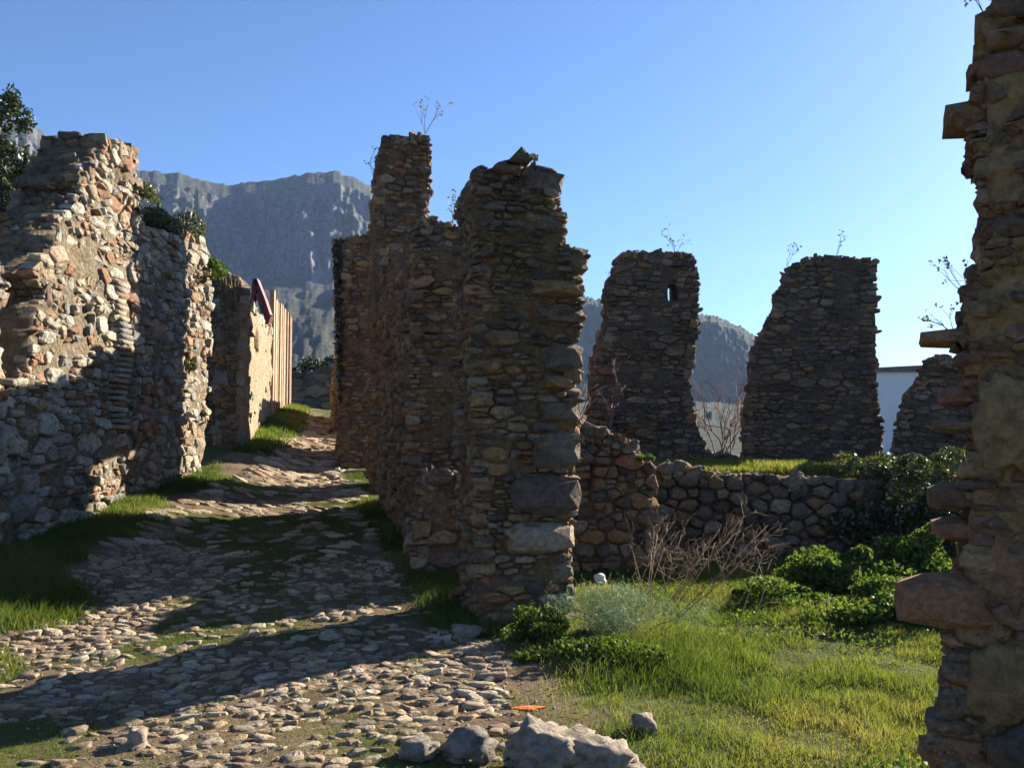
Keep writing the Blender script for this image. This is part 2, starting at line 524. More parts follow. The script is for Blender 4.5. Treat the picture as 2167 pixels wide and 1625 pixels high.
# ------------------------------------------------------------------ rubble masonry
def darts(rng, bbox, rmin, rmax, aspect, forced=(), power=2.2):
    """variable-radius points in a stretched metric; returns centres, radii, tints (centres still divided by aspect)"""
    u0, u1, v0, v1 = bbox
    n = min(int((u1 - u0) / aspect * (v1 - v0) / (rmin * rmin) * 3) + 60, 20000)
    radii = (-np.sort(-(rmin + (rmax - rmin) * rng.random(n) ** power))).tolist()
    cu, cv = (u0 / aspect + (u1 - u0) / aspect * rng.random(n)).tolist(), (v0 + (v1 - v0) * rng.random(n)).tolist()
    g = 1.0 / (2 * rmax)
    cells, P, R = {}, [], []
    def put(x, y, r):
        cells.setdefault((int(x * g // 1), int(y * g // 1)), []).append((x, y, r)); P.append((x, y)); R.append(r)
    for (u, v, r, t) in forced: put(u / aspect, v, r)
    for x, y, r in zip(cu, cv, radii):
        i, j = int(x * g // 1), int(y * g // 1)
        ok = True
        for a in (i - 1, i, i + 1):
            for b in (j - 1, j, j + 1):
                for (qx, qy, qr) in cells.get((a, b), ()):
                    if (qx - x) ** 2 + (qy - y) ** 2 < 0.85 * (qr + r) ** 2:
                        ok = False; break
                if not ok: break
            if not ok: break
        if ok: put(x, y, r)
    tint = rng.random(len(P))
    for k, f in enumerate(forced):
        if f[3] is not None: tint[k] = f[3]
    return np.array(P), np.array(R), tint


def courses(rng, bbox, rmin, rmax, aspect, forced=()):
    """seeds in uneven courses: flat stones bedded roughly level, some big, some slivers"""
    u0, u1, v0, v1 = bbox
    P, R = [], []
    v = v0
    ph = rng.random(2) * 6.28
    while v < v1:
        h = 2 * (rmin + (rmax - rmin) * rng.random() ** 1.5)
        u = u0 - rng.random() * h
        while u < u1:
            w = h * aspect * (0.45 + 1.35 * rng.random() ** 1.4)
            cu = u + w / 2
            wob = 0.35 * h * math.sin(cu * 2.1 + ph[0] + v * 1.7) + 0.25 * h * math.sin(cu * 5.3 + ph[1])
            k = rng.random()
            if k < 0.2 and h > 2.6 * rmin:
                P.append((cu / aspect, v + 0.27 * h + wob)); R.append(h * 0.27)
                P.append((cu / aspect + rng.normal(0, 0.1 * h), v + 0.77 * h + wob)); R.append(h * 0.25)
            else:
                P.append((cu / aspect, v + 0.5 * h + wob + rng.normal(0, 0.12 * h))); R.append(0.5 * (h + w / aspect) / 2 * rng.uniform(0.85, 1.15))
            u += w
        v += h
    P, R = np.array(P), np.array(R)
    keep = np.ones(len(P), bool)
    for (u, v, r, t) in forced:
        keep &= (P[:, 0] - u / aspect) ** 2 + (P[:, 1] - v) ** 2 > (r + 0.6 * R) ** 2
    P, R = P[keep], R[keep]
    if len(forced):
        P = np.vstack([[(f[0] / aspect, f[1]) for f in forced], P]); R = np.concatenate([[f[2] for f in forced], R])
    tint = rng.random(len(P))
    for k, f in enumerate(forced):
        if f[3] is not None: tint[k] = f[3]
    return P, R, tint


def clip(poly, nx, ny, c):
    """keep nx*x+ny*y <= c"""
    out = []
    m = len(poly)
    for i in range(m):
        a, b = poly[i], poly[(i + 1) % m]
        da, db = nx * a[0] + ny * a[1] - c, nx * b[0] + ny * b[1] - c
        if da <= 0: out.append(a)
        if (da < 0 < db) or (db < 0 < da):
            t = da / (da - db)
            out.append((a[0] + t * (b[0] - a[0]), a[1] + t * (b[1] - a[1])))
    return out


def power_cells(P, R, keep):
    cells = {}
    rm = R.max()
    order = np.argsort(P[:, 1])
    Ys = P[order, 1]
    PP, RR = P.tolist(), R.tolist()
    for i in keep:
        x, y = PP[i]; ri = RR[i]
        rad = 2.0 * (ri + min(rm, 3 * ri + 0.05))
        lo, hi = np.searchsorted(Ys, (y - rad, y + rad))
        cand = order[lo:hi]
        d = P[cand] - (x, y)
        d2 = (d * d).sum(1)
        srt = np.argsort(d2)[1:36]
        r = ri * 1.9 + 0.008
        poly = [(x + r * math.cos(a), y + r * math.sin(a)) for a in _OCT]
        far = r
        for k in srt.tolist():
            j = int(cand[k])
            qx, qy = PP[j]
            dd = math.sqrt(d2[k])
            if dd > 2.2 * far + rm: break
            poly = clip(poly, qx - x, qy - y, (qx * qx + qy * qy - x * x - y * y + ri * ri - RR[j] ** 2) / 2)
            if len(poly) < 3: break
            far = max(math.hypot(px - x, py - y) for px, py in poly)
        if len(poly) >= 3: cells[int(i)] = poly
    return cells


_OCT = [k * math.pi / 4 + 0.39 for k in range(8)]


def inside_poly(pts, poly):
    x, y = pts[:, 0], pts[:, 1]
    c = np.zeros(len(pts), bool)
    n = len(poly)
    for i in range(n):
        x0, y0 = poly[i]; x1, y1 = poly[(i + 1) % n]
        if y0 == y1: continue
        m = ((y0 > y) != (y1 > y)) & (x < (x1 - x0) * (y - y0) / (y1 - y0) + x0)
        c ^= m
    return c


def edge_dist(pts, poly):
    d = np.full(len(pts), 1e9)
    n = len(poly)
    for i in range(n):
        a, b = np.array(poly[i]), np.array(poly[(i + 1) % n])
        ab = b - a
        t = np.clip(((pts - a) @ ab) / (ab @ ab + 1e-12), 0, 1)
        d = np.minimum(d, np.hypot(*(pts - a - t[:, None] * ab).T))
    return d


_POOL = np.random.default_rng(77)
_U, _G = _POOL.random(65536), _POOL.normal(size=65536)
_k = [0]
_FACES = {}


def rnd(n):
    if _k[0] + n >= 65536: _k[0] = int(_POOL.integers(0, 500))
    _k[0] += n
    return _U[_k[0] - n:_k[0]]


def gau(n):
    if _k[0] + n >= 65536: _k[0] = int(_POOL.integers(0, 500))
    _k[0] += n
    return _G[_k[0] - n:_k[0]]


def ring_faces(n):
    if n not in _FACES:
        f = []
        for k in range(n):
            k2 = (k + 1) % n
            f += [(k, k2, n + k2, n + k), (n + k, n + k2, 2 * n + k2, 2 * n + k), (2 * n + k, 2 * n + k2, 3 * n)]
        _FACES[n] = f
    return _FACES[n]


def stone_shape(rng, poly, c, gap, hgt, bev, tilt, depth, nmax=10):
    """rounded polygon -> buried ring, edge ring, face ring, centre. poly in real uv coordinates"""
    cx, cy = float(c[0]), float(c[1])
    m = len(poly)
    A = []
    for i in range(m):
        ax, ay = poly[i]; bx, by = poly[(i + 1) % m]
        A.append((0.9 * ax + 0.1 * bx - cx, 0.9 * ay + 0.1 * by - cy))
        A.append((0.1 * ax + 0.9 * bx - cx, 0.1 * ay + 0.9 * by - cy))
    while len(A) > nmax:
        best, bi = 1e9, 0
        for i in range(len(A)):
            l = (A[i][0] - A[i - 1][0]) ** 2 + (A[i][1] - A[i - 1][1]) ** 2
            if l < best: best, bi = l, i
        p, q = A[bi], A[bi - 1]
        A[bi - 1] = ((p[0] + q[0]) / 2, (p[1] + q[1]) / 2)
        A.pop(bi)
    A = np.array(A)
    n = len(A)
    rad = np.sqrt((A * A).sum(1)) + 1e-6
    mean = float(rad.mean())
    A = A * (0.88 + 0.2 * rnd(n))[:, None]
    r1 = A * np.clip((rad - gap) / rad, 0.3, 1)[:, None]
    r2 = r1 * np.clip((rad - gap - bev * (0.4 + 1.4 * rnd(n))) / rad, 0.25, 0.94)[:, None]
    th = tilt * gau(2)
    h1 = hgt + r1 @ th - bev * (0.3 + 1.0 * rnd(n))
    h2 = hgt + r2 @ th + gau(n) * (0.12 * bev + 0.04 * mean)
    cen = gau(2) * 0.18 * mean
    uv = np.empty((3 * n + 1, 2)); h = np.empty(3 * n + 1)
    uv[:n] = A * 0.9; uv[n:2 * n] = r1; uv[2 * n:3 * n] = r2; uv[3 * n] = cen
    h[:n] = -depth; h[n:2 * n] = h1; h[2 * n:3 * n] = h2; h[3 * n] = hgt + float(cen @ th) + 0.1 * bev + float(gau(1)[0]) * 0.06 * mean
    uv += (cx, cy)
    return uv, h, ring_faces(n)


class Bag:
    """collects the stones of one thing, then makes the largest ones objects and joins the rest"""
    def __init__(self):
        self.items = []

    def add(self, V, f, tint, mat, area, smooth_shade, name='stone', force=False):
        self.items.append((area, np.asarray(V), f, tint, mat, smooth_shade, name, force))

    def build(self, root, limit=300, min_px=75.0, joined='small_stones'):
        if not self.items: return
        area = np.array([i[0] for i in self.items])
        top = np.array([i[1][-1] for i in self.items])
        a = np.array([i[1][i[2][-1][0]] for i in self.items]); b = np.array([i[1][i[2][-1][1]] for i in self.items])
        base = np.array([i[1][0] for i in self.items]); cen = np.array([i[1].mean(0) for i in self.items])
        n = np.cross(b - a, top - a)
        n /= np.linalg.norm(n, axis=1)[:, None] + 1e-12
        n *= np.where(((top - cen) * n).sum(1) < 0, -1, 1)[:, None]
        d = EYE - top
        dist = np.linalg.norm(d, axis=1)
        q = area * np.maximum(0, (n * d).sum(1) / dist) * (F_PX / dist) ** 2
        ok = (np.abs(top[:, 0]) < 0.56 * top[:, 1]) & (top[:, 2] > H(top[:, 0], top[:, 1], False) - 0.03)
        q = np.where(ok, q, 0) + np.array([1e7 if i[7] else 0 for i in self.items])
        n_ob = 0
        rest = {}
        for k in np.argsort(-q):
            ar, V, f, tint, mat, sm, name, force = self.items[k]
            if n_ob < limit and q[k] > min_px:
                link_mesh(name, V, f, mat, root, smooth_shade=sm, tint=tint)
                n_ob += 1
            else:
                rest.setdefault(mat.name, (mat, []))[1].append((V, f, tint))
        for mat, lst in rest.values():
            idx, sz, off = [], [], 0
            for V, f, tint in lst:
                for ff in f:
                    idx.append(np.array(ff) + off); sz.append(len(ff))
                off += len(V)
            o = big_mesh(joined, np.concatenate([l[0] for l in lst]), np.concatenate(idx), np.array(sz), mat, root, parent_loc(root), np.concatenate([np.full(len(l[0]), l[2]) for l in lst]))
            o["kind"] = "stuff"
        return n_ob


def uv_of(px, py, O, U):
    """pixel -> (u, v) on the vertical plane through O along U"""
    r = ray(px, py)
    n = np.array([U[1], -U[0], 0.0])
    t = ((O - EYE) @ n) / (r @ n)
    p = EYE + r * t
    return float((p - O) @ U), float(p[2])


def wall(root, O, Udir, outline, t, rmin, rmax, aspect, mat, core, seed, bag, jut=0.05, rim_jut=0.07, hole=None, forced=(), tilt=0.16,
         gap=0.008, rim=True, back=False, flat=0.75, tint_fn=None, rim_from=None, core_res=0.05, front=True, rim_r=None, dry=False, relief=0.045, rim_mat=None, proud=0.0, sd=0.026, flush=-0.02):
    """one ruined wall: mortar core + rubble stones. outline = [(u, v)] anticlockwise seen from outside, v = world z."""
    rng = np.random.default_rng(seed)
    O = np.array([O[0], O[1], 0.0])
    U = np.array([Udir[0], Udir[1], 0.0]); U /= np.linalg.norm(U)
    N = np.array([U[1], -U[0], 0.0])
    poly = [tuple(p) for p in outline]
    if sum(poly[i][0] * poly[(i + 1) % len(poly)][1] - poly[(i + 1) % len(poly)][0] * poly[i][1] for i in range(len(poly))) < 0:
        poly = poly[::-1]
    pu, pv = np.array([p[0] for p in poly]), np.array([p[1] for p in poly])
    vb = pv.min()

    # eroded relief of the face: slow swells and level ledges, tabulated once
    ru0, rv0, rs = pu.min() - 0.6, pv.min() - 0.6, 0.025
    rnu, rnv = int((pu.max() - pu.min() + 1.2) / rs) + 2, int((pv.max() - pv.min() + 1.2) / rs) + 2
    RU, RV = np.meshgrid(ru0 + rs * np.arange(rnu), rv0 + rs * np.arange(rnv), indexing='ij')
    REL = relief * (0.55 * fbm(RU * 1.6, RV * 2.6, seed, 61, 2) + 0.6 * vnoise(RU * 1.1 + 0.3 * RV, RV * 6.5, seed, 62))
    ZUP = np.array([0, 0, 1.0])

    def W3(u, v, h):
        a = np.clip(((u - ru0) / rs).astype(int), 0, rnu - 1)
        b = np.clip(((v - rv0) / rs).astype(int), 0, rnv - 1)
        hb = h + REL[a, b]
        return O + u[..., None] * U + v[..., None] * ZUP + hb[..., None] * N

    # ---- core
    res = core_res
    nu, nv = int((pu.max() - pu.min()) / res) + 3, int((pv.max() - pv.min()) / res) + 3
    gu, gv = pu.min() - res + np.arange(nu) * res, pv.min() - res + np.arange(nv) * res
    CU, CV = np.meshgrid(gu + res / 2, gv + res / 2, indexing='ij')
    pts = np.stack([CU.ravel(), CV.ravel()], 1)
    m = inside_poly(pts, poly)
    ed = edge_dist(pts, poly)
    m &= (ed > 0.03) | (pts[:, 1] < vb + 0.15)
    if hole is not None:
        m &= ~inside_poly(pts, hole)
    m = m.reshape(nu, nv)
    iu, iv = np.nonzero(m)
    VU, VV = np.meshgrid(gu, gv, indexing='ij')
    VU = VU + 0.35 * res * vnoise(VU * 9, VV * 9, seed, 1)
    VV = VV + 0.35 * res * vnoise(VU * 9, VV * 9, seed, 2)
    hf = flush + 0.026 * fbm(VU * 3.5, VV * 3.5, seed, 3, 4) + 0.012 * vnoise(VU * 17, VV * 17, seed, 7)
    fr = W3(VU, VV, hf)
    bk = W3(VU, VV, -t + 0.035 + 0.03 * fbm(VU * 4, VV * 4, seed, 4, 3))
    n1 = (nu) * (nv)
    V = np.concatenate([fr.reshape(-1, 3), bk.reshape(-1, 3)])
    def vid(i, j): return i * nv + j
    F = []
    a, b, c, d = vid(iu, iv), vid(iu + 1, iv), vid(iu + 1, iv + 1), vid(iu, iv + 1)
    F.append(np.stack([a, b, c, d], 1))
    F.append(np.stack([d + n1, c + n1, b + n1, a + n1], 1))
    mp = np.pad(m, 1)
    for di, dj, e0, e1 in ((-1, 0, d, a), (1, 0, b, c), (0, -1, a, b), (0, 1, c, d)):
        o = ~mp[iu + 1 + di, iv + 1 + dj]
        F.append(np.stack([e1[o], e0[o], e0[o] + n1, e1[o] + n1], 1))
    F = np.concatenate(F)
    used = np.unique(F)
    remap = np.full(len(V), -1); remap[used] = np.arange(len(used))
    co = big_mesh('mortar_core', V[used], remap[F].ravel(), np.full(len(F), 4), core, root, parent_loc(root))

    # ---- stones on the front
    def facet(bbox, keepfn, mapfn, rmin, rmax, aspect, jut, edges=None, forced=(), swap=False, fmat=None):
        if dry: P, R, T = darts(rng, bbox, rmin, rmax, aspect, forced)
        elif swap:
            P, R, T = courses(rng, (bbox[2], bbox[3], bbox[0], bbox[1]), rmin, rmax, aspect)
            P = P[:, ::-1] * np.array([1.0, aspect]); aspect = 1.0
            R = R * 1.15
        else: P, R, T = courses(rng, bbox, rmin, rmax, aspect, forced)
        real = P * np.array([aspect, 1.0])
        kp = np.nonzero(keepfn(real))[0]
        cells = power_cells(P, R, kp)
        nf = len(forced)
        for i, pl in cells.items():
            pl = [(x * aspect, y) for x, y in pl]
            c0 = real[i]
            if edges is not None:
                for (ax, ay, bx, by, nx, ny) in edges:
                    L2 = (bx - ax) ** 2 + (by - ay) ** 2
                    tpar = ((c0[0] - ax) * (bx - ax) + (c0[1] - ay) * (by - ay)) / L2
                    if -0.15 < tpar < 1.15:
                        dd = (c0[0] - ax) * nx + (c0[1] - ay) * ny
                        if -3 * R[i] * aspect < dd < 0:
                            pl = clip(pl, nx, ny, ax * nx + ay * ny + rng.uniform(-0.01, rim_jut) * (0.6 if dd > -R[i] * 0.5 else 1.0))
                            if len(pl) < 3: break
            if len(pl) < 3: continue
            A = np.array(pl)
            ar = 0.5 * abs(np.sum(A[:, 0] * np.roll(A[:, 1], -1) - np.roll(A[:, 0], -1) * A[:, 1]))
            if ar < 0.0006: continue
            c = A.mean(0)
            big = min(1.0, R[i] / 0.15)
            hgt = proud + sd * float(gau(1)[0]) + 0.5 * jut * big * float(rnd(1)[0])
            uv, h, f = stone_shape(rng, pl, c, gap * rng.uniform(0.6, 2.0), hgt, (0.012 + 0.05 * R[i]) * rng.uniform(0.7, 1.5), tilt, 0.1 + 0.6 * R[i], 10 if R[i] < 0.09 else 15)
            tint = T[i]
            if tint_fn is not None: tint = tint_fn(c, tint, rng)
            mm = fmat or mat
            if isinstance(tint, tuple): mm, tint = tint
            bag.add(mapfn(uv[:, 0], uv[:, 1], h), f, tint, mm, ar, rng.random() > flat)

    edges = []
    n = len(poly)
    for i in range(n):
        (ax, ay), (bx, by) = poly[i], poly[(i + 1) % n]
        L = math.hypot(bx - ax, by - ay)
        if L < 1e-6: continue
        edges.append((ax, ay, bx, by, (by - ay) / L, -(bx - ax) / L))
    def keep_front(p):
        k = inside_poly(p, poly)
        if hole is not None: k &= ~inside_poly(p, hole) & (edge_dist(p, hole) > 0.02)
        return k
    if front:
        facet((pu.min() - 0.3, pu.max() + 0.3, pv.min() - 0.05, pv.max() + 0.3), keep_front, W3, rmin, rmax, aspect, jut, edges, forced)
    # ---- stones round the rim (ends and top)
    if rim:
        # longest run of edges above the base
        path = []
        start = (min(range(n), key=lambda i: poly[i][1] + poly[(i + 1) % n][1]) + 1) % n
        for i in range(n):
            a, b = poly[i], poly[(i + 1) % n]
            if a[1] < vb + 0.02 and b[1] < vb + 0.02:
                start = (i + 1) % n
        path = [poly[(start + k) % n] for k in range(n)]
        pp = np.array(path)
        seg = np.hypot(*np.diff(pp, axis=0).T)
        cum = np.concatenate([[0], np.cumsum(seg)])
        L = cum[-1]
        ss = np.arange(0, L, 0.03)
        pxy = np.stack([np.interp(ss, cum, pp[:, 0]), np.interp(ss, cum, pp[:, 1])], 1)
        k = 5
        pad = np.concatenate([np.repeat(pxy[:1], k, 0), pxy, np.repeat(pxy[-1:], k, 0)])
        sm_ = sum(pad[j:j + len(pxy)] for j in range(2 * k + 1)) / (2 * k + 1)
        sm_[:3], sm_[-3:] = pxy[:3], pxy[-3:]
        tg = np.gradient(sm_, axis=0)
        tg /= np.linalg.norm(tg, axis=1)[:, None] + 1e-9
        nn = np.stack([tg[:, 1], -tg[:, 0]], 1)
        rimrel = relief * 0.9 * vnoise(ss * 5.0, 0.3, seed, 63)
        def mp_rim(s, w, h):
            P0 = np.stack([np.interp(s, ss, sm_[:, 0]), np.interp(s, ss, sm_[:, 1])], 1)
            n0 = np.stack([np.interp(s, ss, nn[:, 0]), np.interp(s, ss, nn[:, 1])], 1)
            q = P0 + n0 * (np.asarray(h) - 0.015 + np.interp(s, ss, rimrel))[:, None]
            return W3(q[:, 0], q[:, 1], -np.asarray(w))
        r0, r1 = rim_r or (rmin, rmax)
        asp = 1.0
        ed2 = [(0, 0.0, L, 0.0, 0, -1.0), (0, t, L, t, 0, 1.0)]
        facet((-0.2, L + 0.2, -0.25, t + 0.25), lambda p: (p[:, 0] > 0) & (p[:, 0] < L) & (p[:, 1] > 0) & (p[:, 1] < t), mp_rim, r0, r1,
              aspect if not dry else 1.0, rim_jut * 0.7, ed2, swap=not dry, fmat=rim_mat)
    return O, U


def rock_mesh(rng, size, sub=2, rough=0.22, boxy=0.5):
    bm = bmesh.new()
    bmesh.ops.create_icosphere(bm, subdivisions=sub, radius=1.0)
    V = np.array([v.co[:] for v in bm.verts])
    f = [tuple(v.index for v in fc.verts) for fc in bm.faces]
    bm.free()
    bx = V / np.abs(V).max(1)[:, None]
    V = V * (1 - boxy) + bx * boxy * 0.85
    o = rng.random(3) * 50
    d = fbm(V[:, 0] * 1.3 + o[0], V[:, 1] * 1.3 + o[1], V[:, 2] * 1.3 + o[2], 5, 3)
    d = d + (0.5 * fbm(V[:, 0] * 4 + o[1], V[:, 1] * 4 + o[2], V[:, 2] * 4 + o[0], 6, 2) if sub > 2 else 0)
    V = V * (1 + rough * d)[:, None]
    return V * np.asarray(size), f


def rot(V, rx, ry, rz):
    return V @ np.array(Matrix.Rotation(rz, 3, 'Z') @ Matrix.Rotation(ry, 3, 'Y') @ Matrix.Rotation(rx, 3, 'X')).T


# ------------------------------------------------------------------ the alley wall on the right: pier, stub, middle section, tower, far section
AL = np.array([-0.239, 0.971, 0.0])           # direction of the alley wall
FU = np.array([0.971, 0.239, 0.0])            # along an end face (to the right and slightly away)


def end_wall(name, label, O, outline_px, base, t, seed, rmin, rmax, aspect, mat, core, rim_jut=0.06, forced_px=(), tint_fn=None, limit=300, U=FU, cat='wall', root=None, **kw):
    O = np.array([O[0], O[1], 0.0])
    U = U / np.linalg.norm(U)
    out = [uv_of(x, y, O, U) for x, y in outline_px]
    us = [o[0] for o in out]
    bl, br = out[-1], out[0]
    out = [(u, v) for u, v in out]
    if base is not None:
        out = [(out[0][0], base)] + out + [(out[-1][0], base)]
    forced = []
    for (x, y, rx, tint) in forced_px:
        u, v = uv_of(x, y, O, U)
        d = np.linalg.norm(O + u * U - EYE)
        forced.append((u, v, rx / F_PX * d, tint))
    mk = root is None
    if mk:
        root = empty(name, (O[0] + U[0] * np.mean(us), O[1] + U[1] * np.mean(us), base if base is not None else 0), label, cat)
    bag = Bag()
    wall(root, O, U, out, t, rmin, rmax, aspect, mat, core, seed, bag, rim_jut=rim_jut, forced=forced, tint_fn=tint_fn, **kw)
    return root, bag


# pier nearest the camera
def tint_pier(c, t, rng):
    # more ochre and earthy low down
    if rng.random() < 0.05: return (M['brick'], rng.random())
    if c[1] < 2.4 and rng.random() < 0.5: return rng.choice([0.30, 0.55, 0.66, 0.30, 0.8])
    return t


pierO = (at(990, 1330, 6.95)[0], 6.95)
pier_px = [(1208, 1330), (1214, 1240), (1222, 1150), (1220, 1040), (1228, 960), (1226, 880), (1236, 800), (1232, 720), (1238, 660), (1228, 600), (1244, 545), (1196, 500), (1190, 440), (1192, 380),
           (1160, 352), (1122, 345), (1112, 318), (1092, 316), (1070, 338), (1040, 345), (1018, 340), (1006, 352), (1006, 420), (1003, 520), (1006, 640), (1003, 800), (1004, 960), (1006, 1120), (1008, 1250), (1010, 1330)]
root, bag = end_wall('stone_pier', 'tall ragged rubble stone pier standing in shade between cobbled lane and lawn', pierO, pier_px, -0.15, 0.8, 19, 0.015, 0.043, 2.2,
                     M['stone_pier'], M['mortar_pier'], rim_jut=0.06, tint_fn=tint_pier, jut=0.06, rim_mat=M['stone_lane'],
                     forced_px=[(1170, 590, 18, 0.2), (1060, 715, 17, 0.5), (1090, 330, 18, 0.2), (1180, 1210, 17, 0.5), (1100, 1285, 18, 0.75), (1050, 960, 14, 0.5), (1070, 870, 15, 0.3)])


def pier_block(bag, x0, x1, y0, y1, seed, tint, out=0.07, depth=0.34, boxy=0.72, rough=0.16):
    # a big squared stone bedded in the end face of the pier
    rng = np.random.default_rng(seed)
    pO = np.array([pierO[0], pierO[1], 0.0]); pN = np.array([FU[1], -FU[0], 0])
    u0, v1 = uv_of(x0, y0, pO, FU); u1, v0 = uv_of(x1, y1, pO, FU)
    V, f = rock_mesh(rng, ((u1 - u0) / 2 * 1.1, depth / 2, (v1 - v0) / 2 * 1.12), 2, rough, boxy)
    V = rot(V, rng.uniform(-0.08, 0.08), rng.uniform(-0.07, 0.07), math.atan2(FU[1], FU[0]) + rng.uniform(-0.06, 0.06))
    c = pO + FU * (u0 + u1) / 2 + np.array([0, 0, (v0 + v1) / 2]) + pN * (out - depth / 2)
    bag.add(V + c, f, tint, M['stone_pier'], 10.0, False, 'stone', True)


for i, (x0, x1, y0, y1, tn, out) in enumerate([
        (1108, 1200, 352, 418, 0.2, 0.04), (1120, 1204, 445, 488, 0.9, 0.05), (1196, 1250, 516, 580, 0.05, 0.05), (1120, 1240, 588, 632, 0.55, 0.09), (1130, 1240, 640, 690, 0.2, 0.06),
        (1152, 1240, 724, 790, 0.95, 0.07), (1150, 1214, 792, 826, 0.55, 0.06), (1140, 1228, 846, 900, 0.2, 0.05), (1122, 1232, 912, 1000, 0.95, 0.08), (1078, 1228, 1002, 1092, 0.4, 0.10),
        (1204, 1227, 1070, 1096, 0.8, 0.05), (1072, 1223, 1106, 1172, 0.78, 0.08), (1190, 1218, 1230, 1275, 0.05, 0.05), (1016, 1064, 640, 668, 0.3, 0.05), (1020, 1080, 420, 452, 0.05, 0.05),
        (1072, 1124, 318, 348, 0.4, -0.15), (1008, 1036, 342, 372, 0.4, 0.0), (1030, 1110, 1292, 1322, 0.55, 0.05), (1150, 1212, 1290, 1322, 0.8, 0.05), (1012, 1066, 760, 790, 0.55, 0.05)]):
    pier_block(bag, x0, x1, y0, y1, 700 + i, tn, out)
bag.build(root)
# low stub at its foot in the lane
stubO = np.array([at(872, 1150, 9.0)[0], 9.0])
root, bag = end_wall('wall_stub', 'low broken stub of rubble wall hugging the foot of the tall pier', (at(868, 1150, 8.7)[0], 8.7),
                     [(1010, 1230), (1010, 1010), (950, 998), (905, 1000), (880, 1035), (870, 1100), (872, 1210)], 0.0, 0.8, 12, 0.03, 0.07, 1.6, M['stone_pier'], M['mortar_pier'])
bag.build(root)
# middle section with a doorway behind it
midO = (at(868, 1100, 9.75)[0], 9.75)
root, bag = end_wall('wall_section', 'middle section of rubble wall with sunlit broken top, half hidden behind the nearest pier', midO,
                     [(1010, 1180), (1010, 480), (965, 470), (940, 462), (915, 455), (885, 462), (874, 490), (868, 560), (868, 700), (866, 900), (866, 1160)], 0.2, 3.2, 13,
                     0.02, 0.048, 1.9, M['stone_pier'], M['mortar_pier'], tint_fn=tint_pier, rim_r=(0.03, 0.06), rim_mat=M['stone_lane'])
wall(root, np.array([midO[0], midO[1], 0]) + AL * 3.2, FU, [(0.03, 3.3), (0.8, 3.3), (0.8, 4.2), (0.03, 4.2)], 1.45, 0.05, 0.1, 1.6, M['stone_pier'], M['mortar_pier'], 131, bag, rim=True)
bag.build(root)
# tower
towO = (at(797, 1050, 14.2)[0], 14.2)
root, bag = end_wall('wall_tower', 'tallest narrow rubble tower of the lane wall with a flat top', towO,
                     [(925, 1080), (922, 700), (914, 600), (910, 500), (906, 420), (913, 360), (916, 285), (880, 282), (850, 284), (808, 288), (803, 320), (800, 380), (795, 500), (792, 620), (788, 800), (785, 1060)], 0.4, 1.0, 14,
                     0.024, 0.055, 1.9, M['stone_pier'], M['mortar_pier'], tint_fn=tint_pier, rim_mat=M['stone_lane'])
bag.build(root)
# far section
farO = (at(730, 980, 17.0)[0], 17.0)
root, bag = end_wall('wall_section', 'lower ivy edged section of lane wall beyond the tower', farO,
                     [(830, 1010), (830, 500), (800, 496), (770, 492), (745, 500), (726, 506), (724, 600), (722, 800), (722, 985)], 0.8, 2.2, 15,
                     0.03, 0.065, 1.8, M['stone_pier'], M['mortar_pier'], tint_fn=tint_pier, rim_mat=M['stone_lane'])
bag.build(root)
root, bag = end_wall('wall_section', 'last low section of lane wall at the top of the slope', (at(702, 930, 21.5)[0], 21.5),
                     [(800, 960), (800, 780), (740, 770), (706, 775), (704, 850), (704, 950)], 1.2, 4.0, 16,
                     0.05, 0.1, 1.7, M['stone_pier'], M['mortar_pier'], U=np.array([0.982, 0.19, 0]))
bag.build(root)

# ------------------------------------------------------------------ left side of the lane
LX = -4.6
LU = np.array([0.0, 1.0, 0.0])


def tint_left(c, t, rng):
    if rng.random() < 0.03: return (M['brick_pale'], rng.random())
    return t


Lo = np.array([LX, 0.0, 0.0])
o1 = [(-40, 1240), (250, 1140), (285, 1000), (292, 800), (298, 600), (300, 480), (296, 400), (288, 310), (250, 298), (221, 283), (214, 323), (162, 383), (177, 405), (118, 482), (103, 534), (66, 582), (98, 619), (70, 667), (62, 704), (60, 790), (20, 812), (-40, 830)]
o1uv = [uv_of(x, y, Lo, LU) for x, y in o1]
o1uv[0] = (o1uv[0][0], 0.2); o1uv[1] = (o1uv[1][0] + 0.3, 0.2); o1uv = o1uv[:2] + [(o1uv[1][0], 1.0)] + o1uv[2:]
root = empty('rubble_wall', (LX, 10.0, 0.6), 'high sunlit rubble wall with stepped broken edge, shaded in its lower half', 'wall')
bag = Bag()
wall(root, Lo, LU, o1uv, 0.7, 0.03, 0.08, 1.7, M['stone_left'], M['mortar_left'], 21, bag, jut=0.06, rim_jut=0.08, tint_fn=tint_left, rim_mat=M['stone_back'],
     forced=[(9.6, 1.25, 0.12, 0.05), (10.3, 1.55, 0.14, 0.3), (8.9, 0.95, 0.13, 0.45), (9.3, 1.75, 0.11, 0.35), (10.7, 4.0, 0.12, 0.9), (10.2, 3.7, 0.1, 0.02), (9.9, 0.75, 0.12, 0.9), (11.2, 1.9, 0.11, 0.3), (9.5, 2.2, 0.1, 0.9), (10.6, 2.9, 0.11, 0.3), (10.1, 2.6, 0.1, 0.05)])
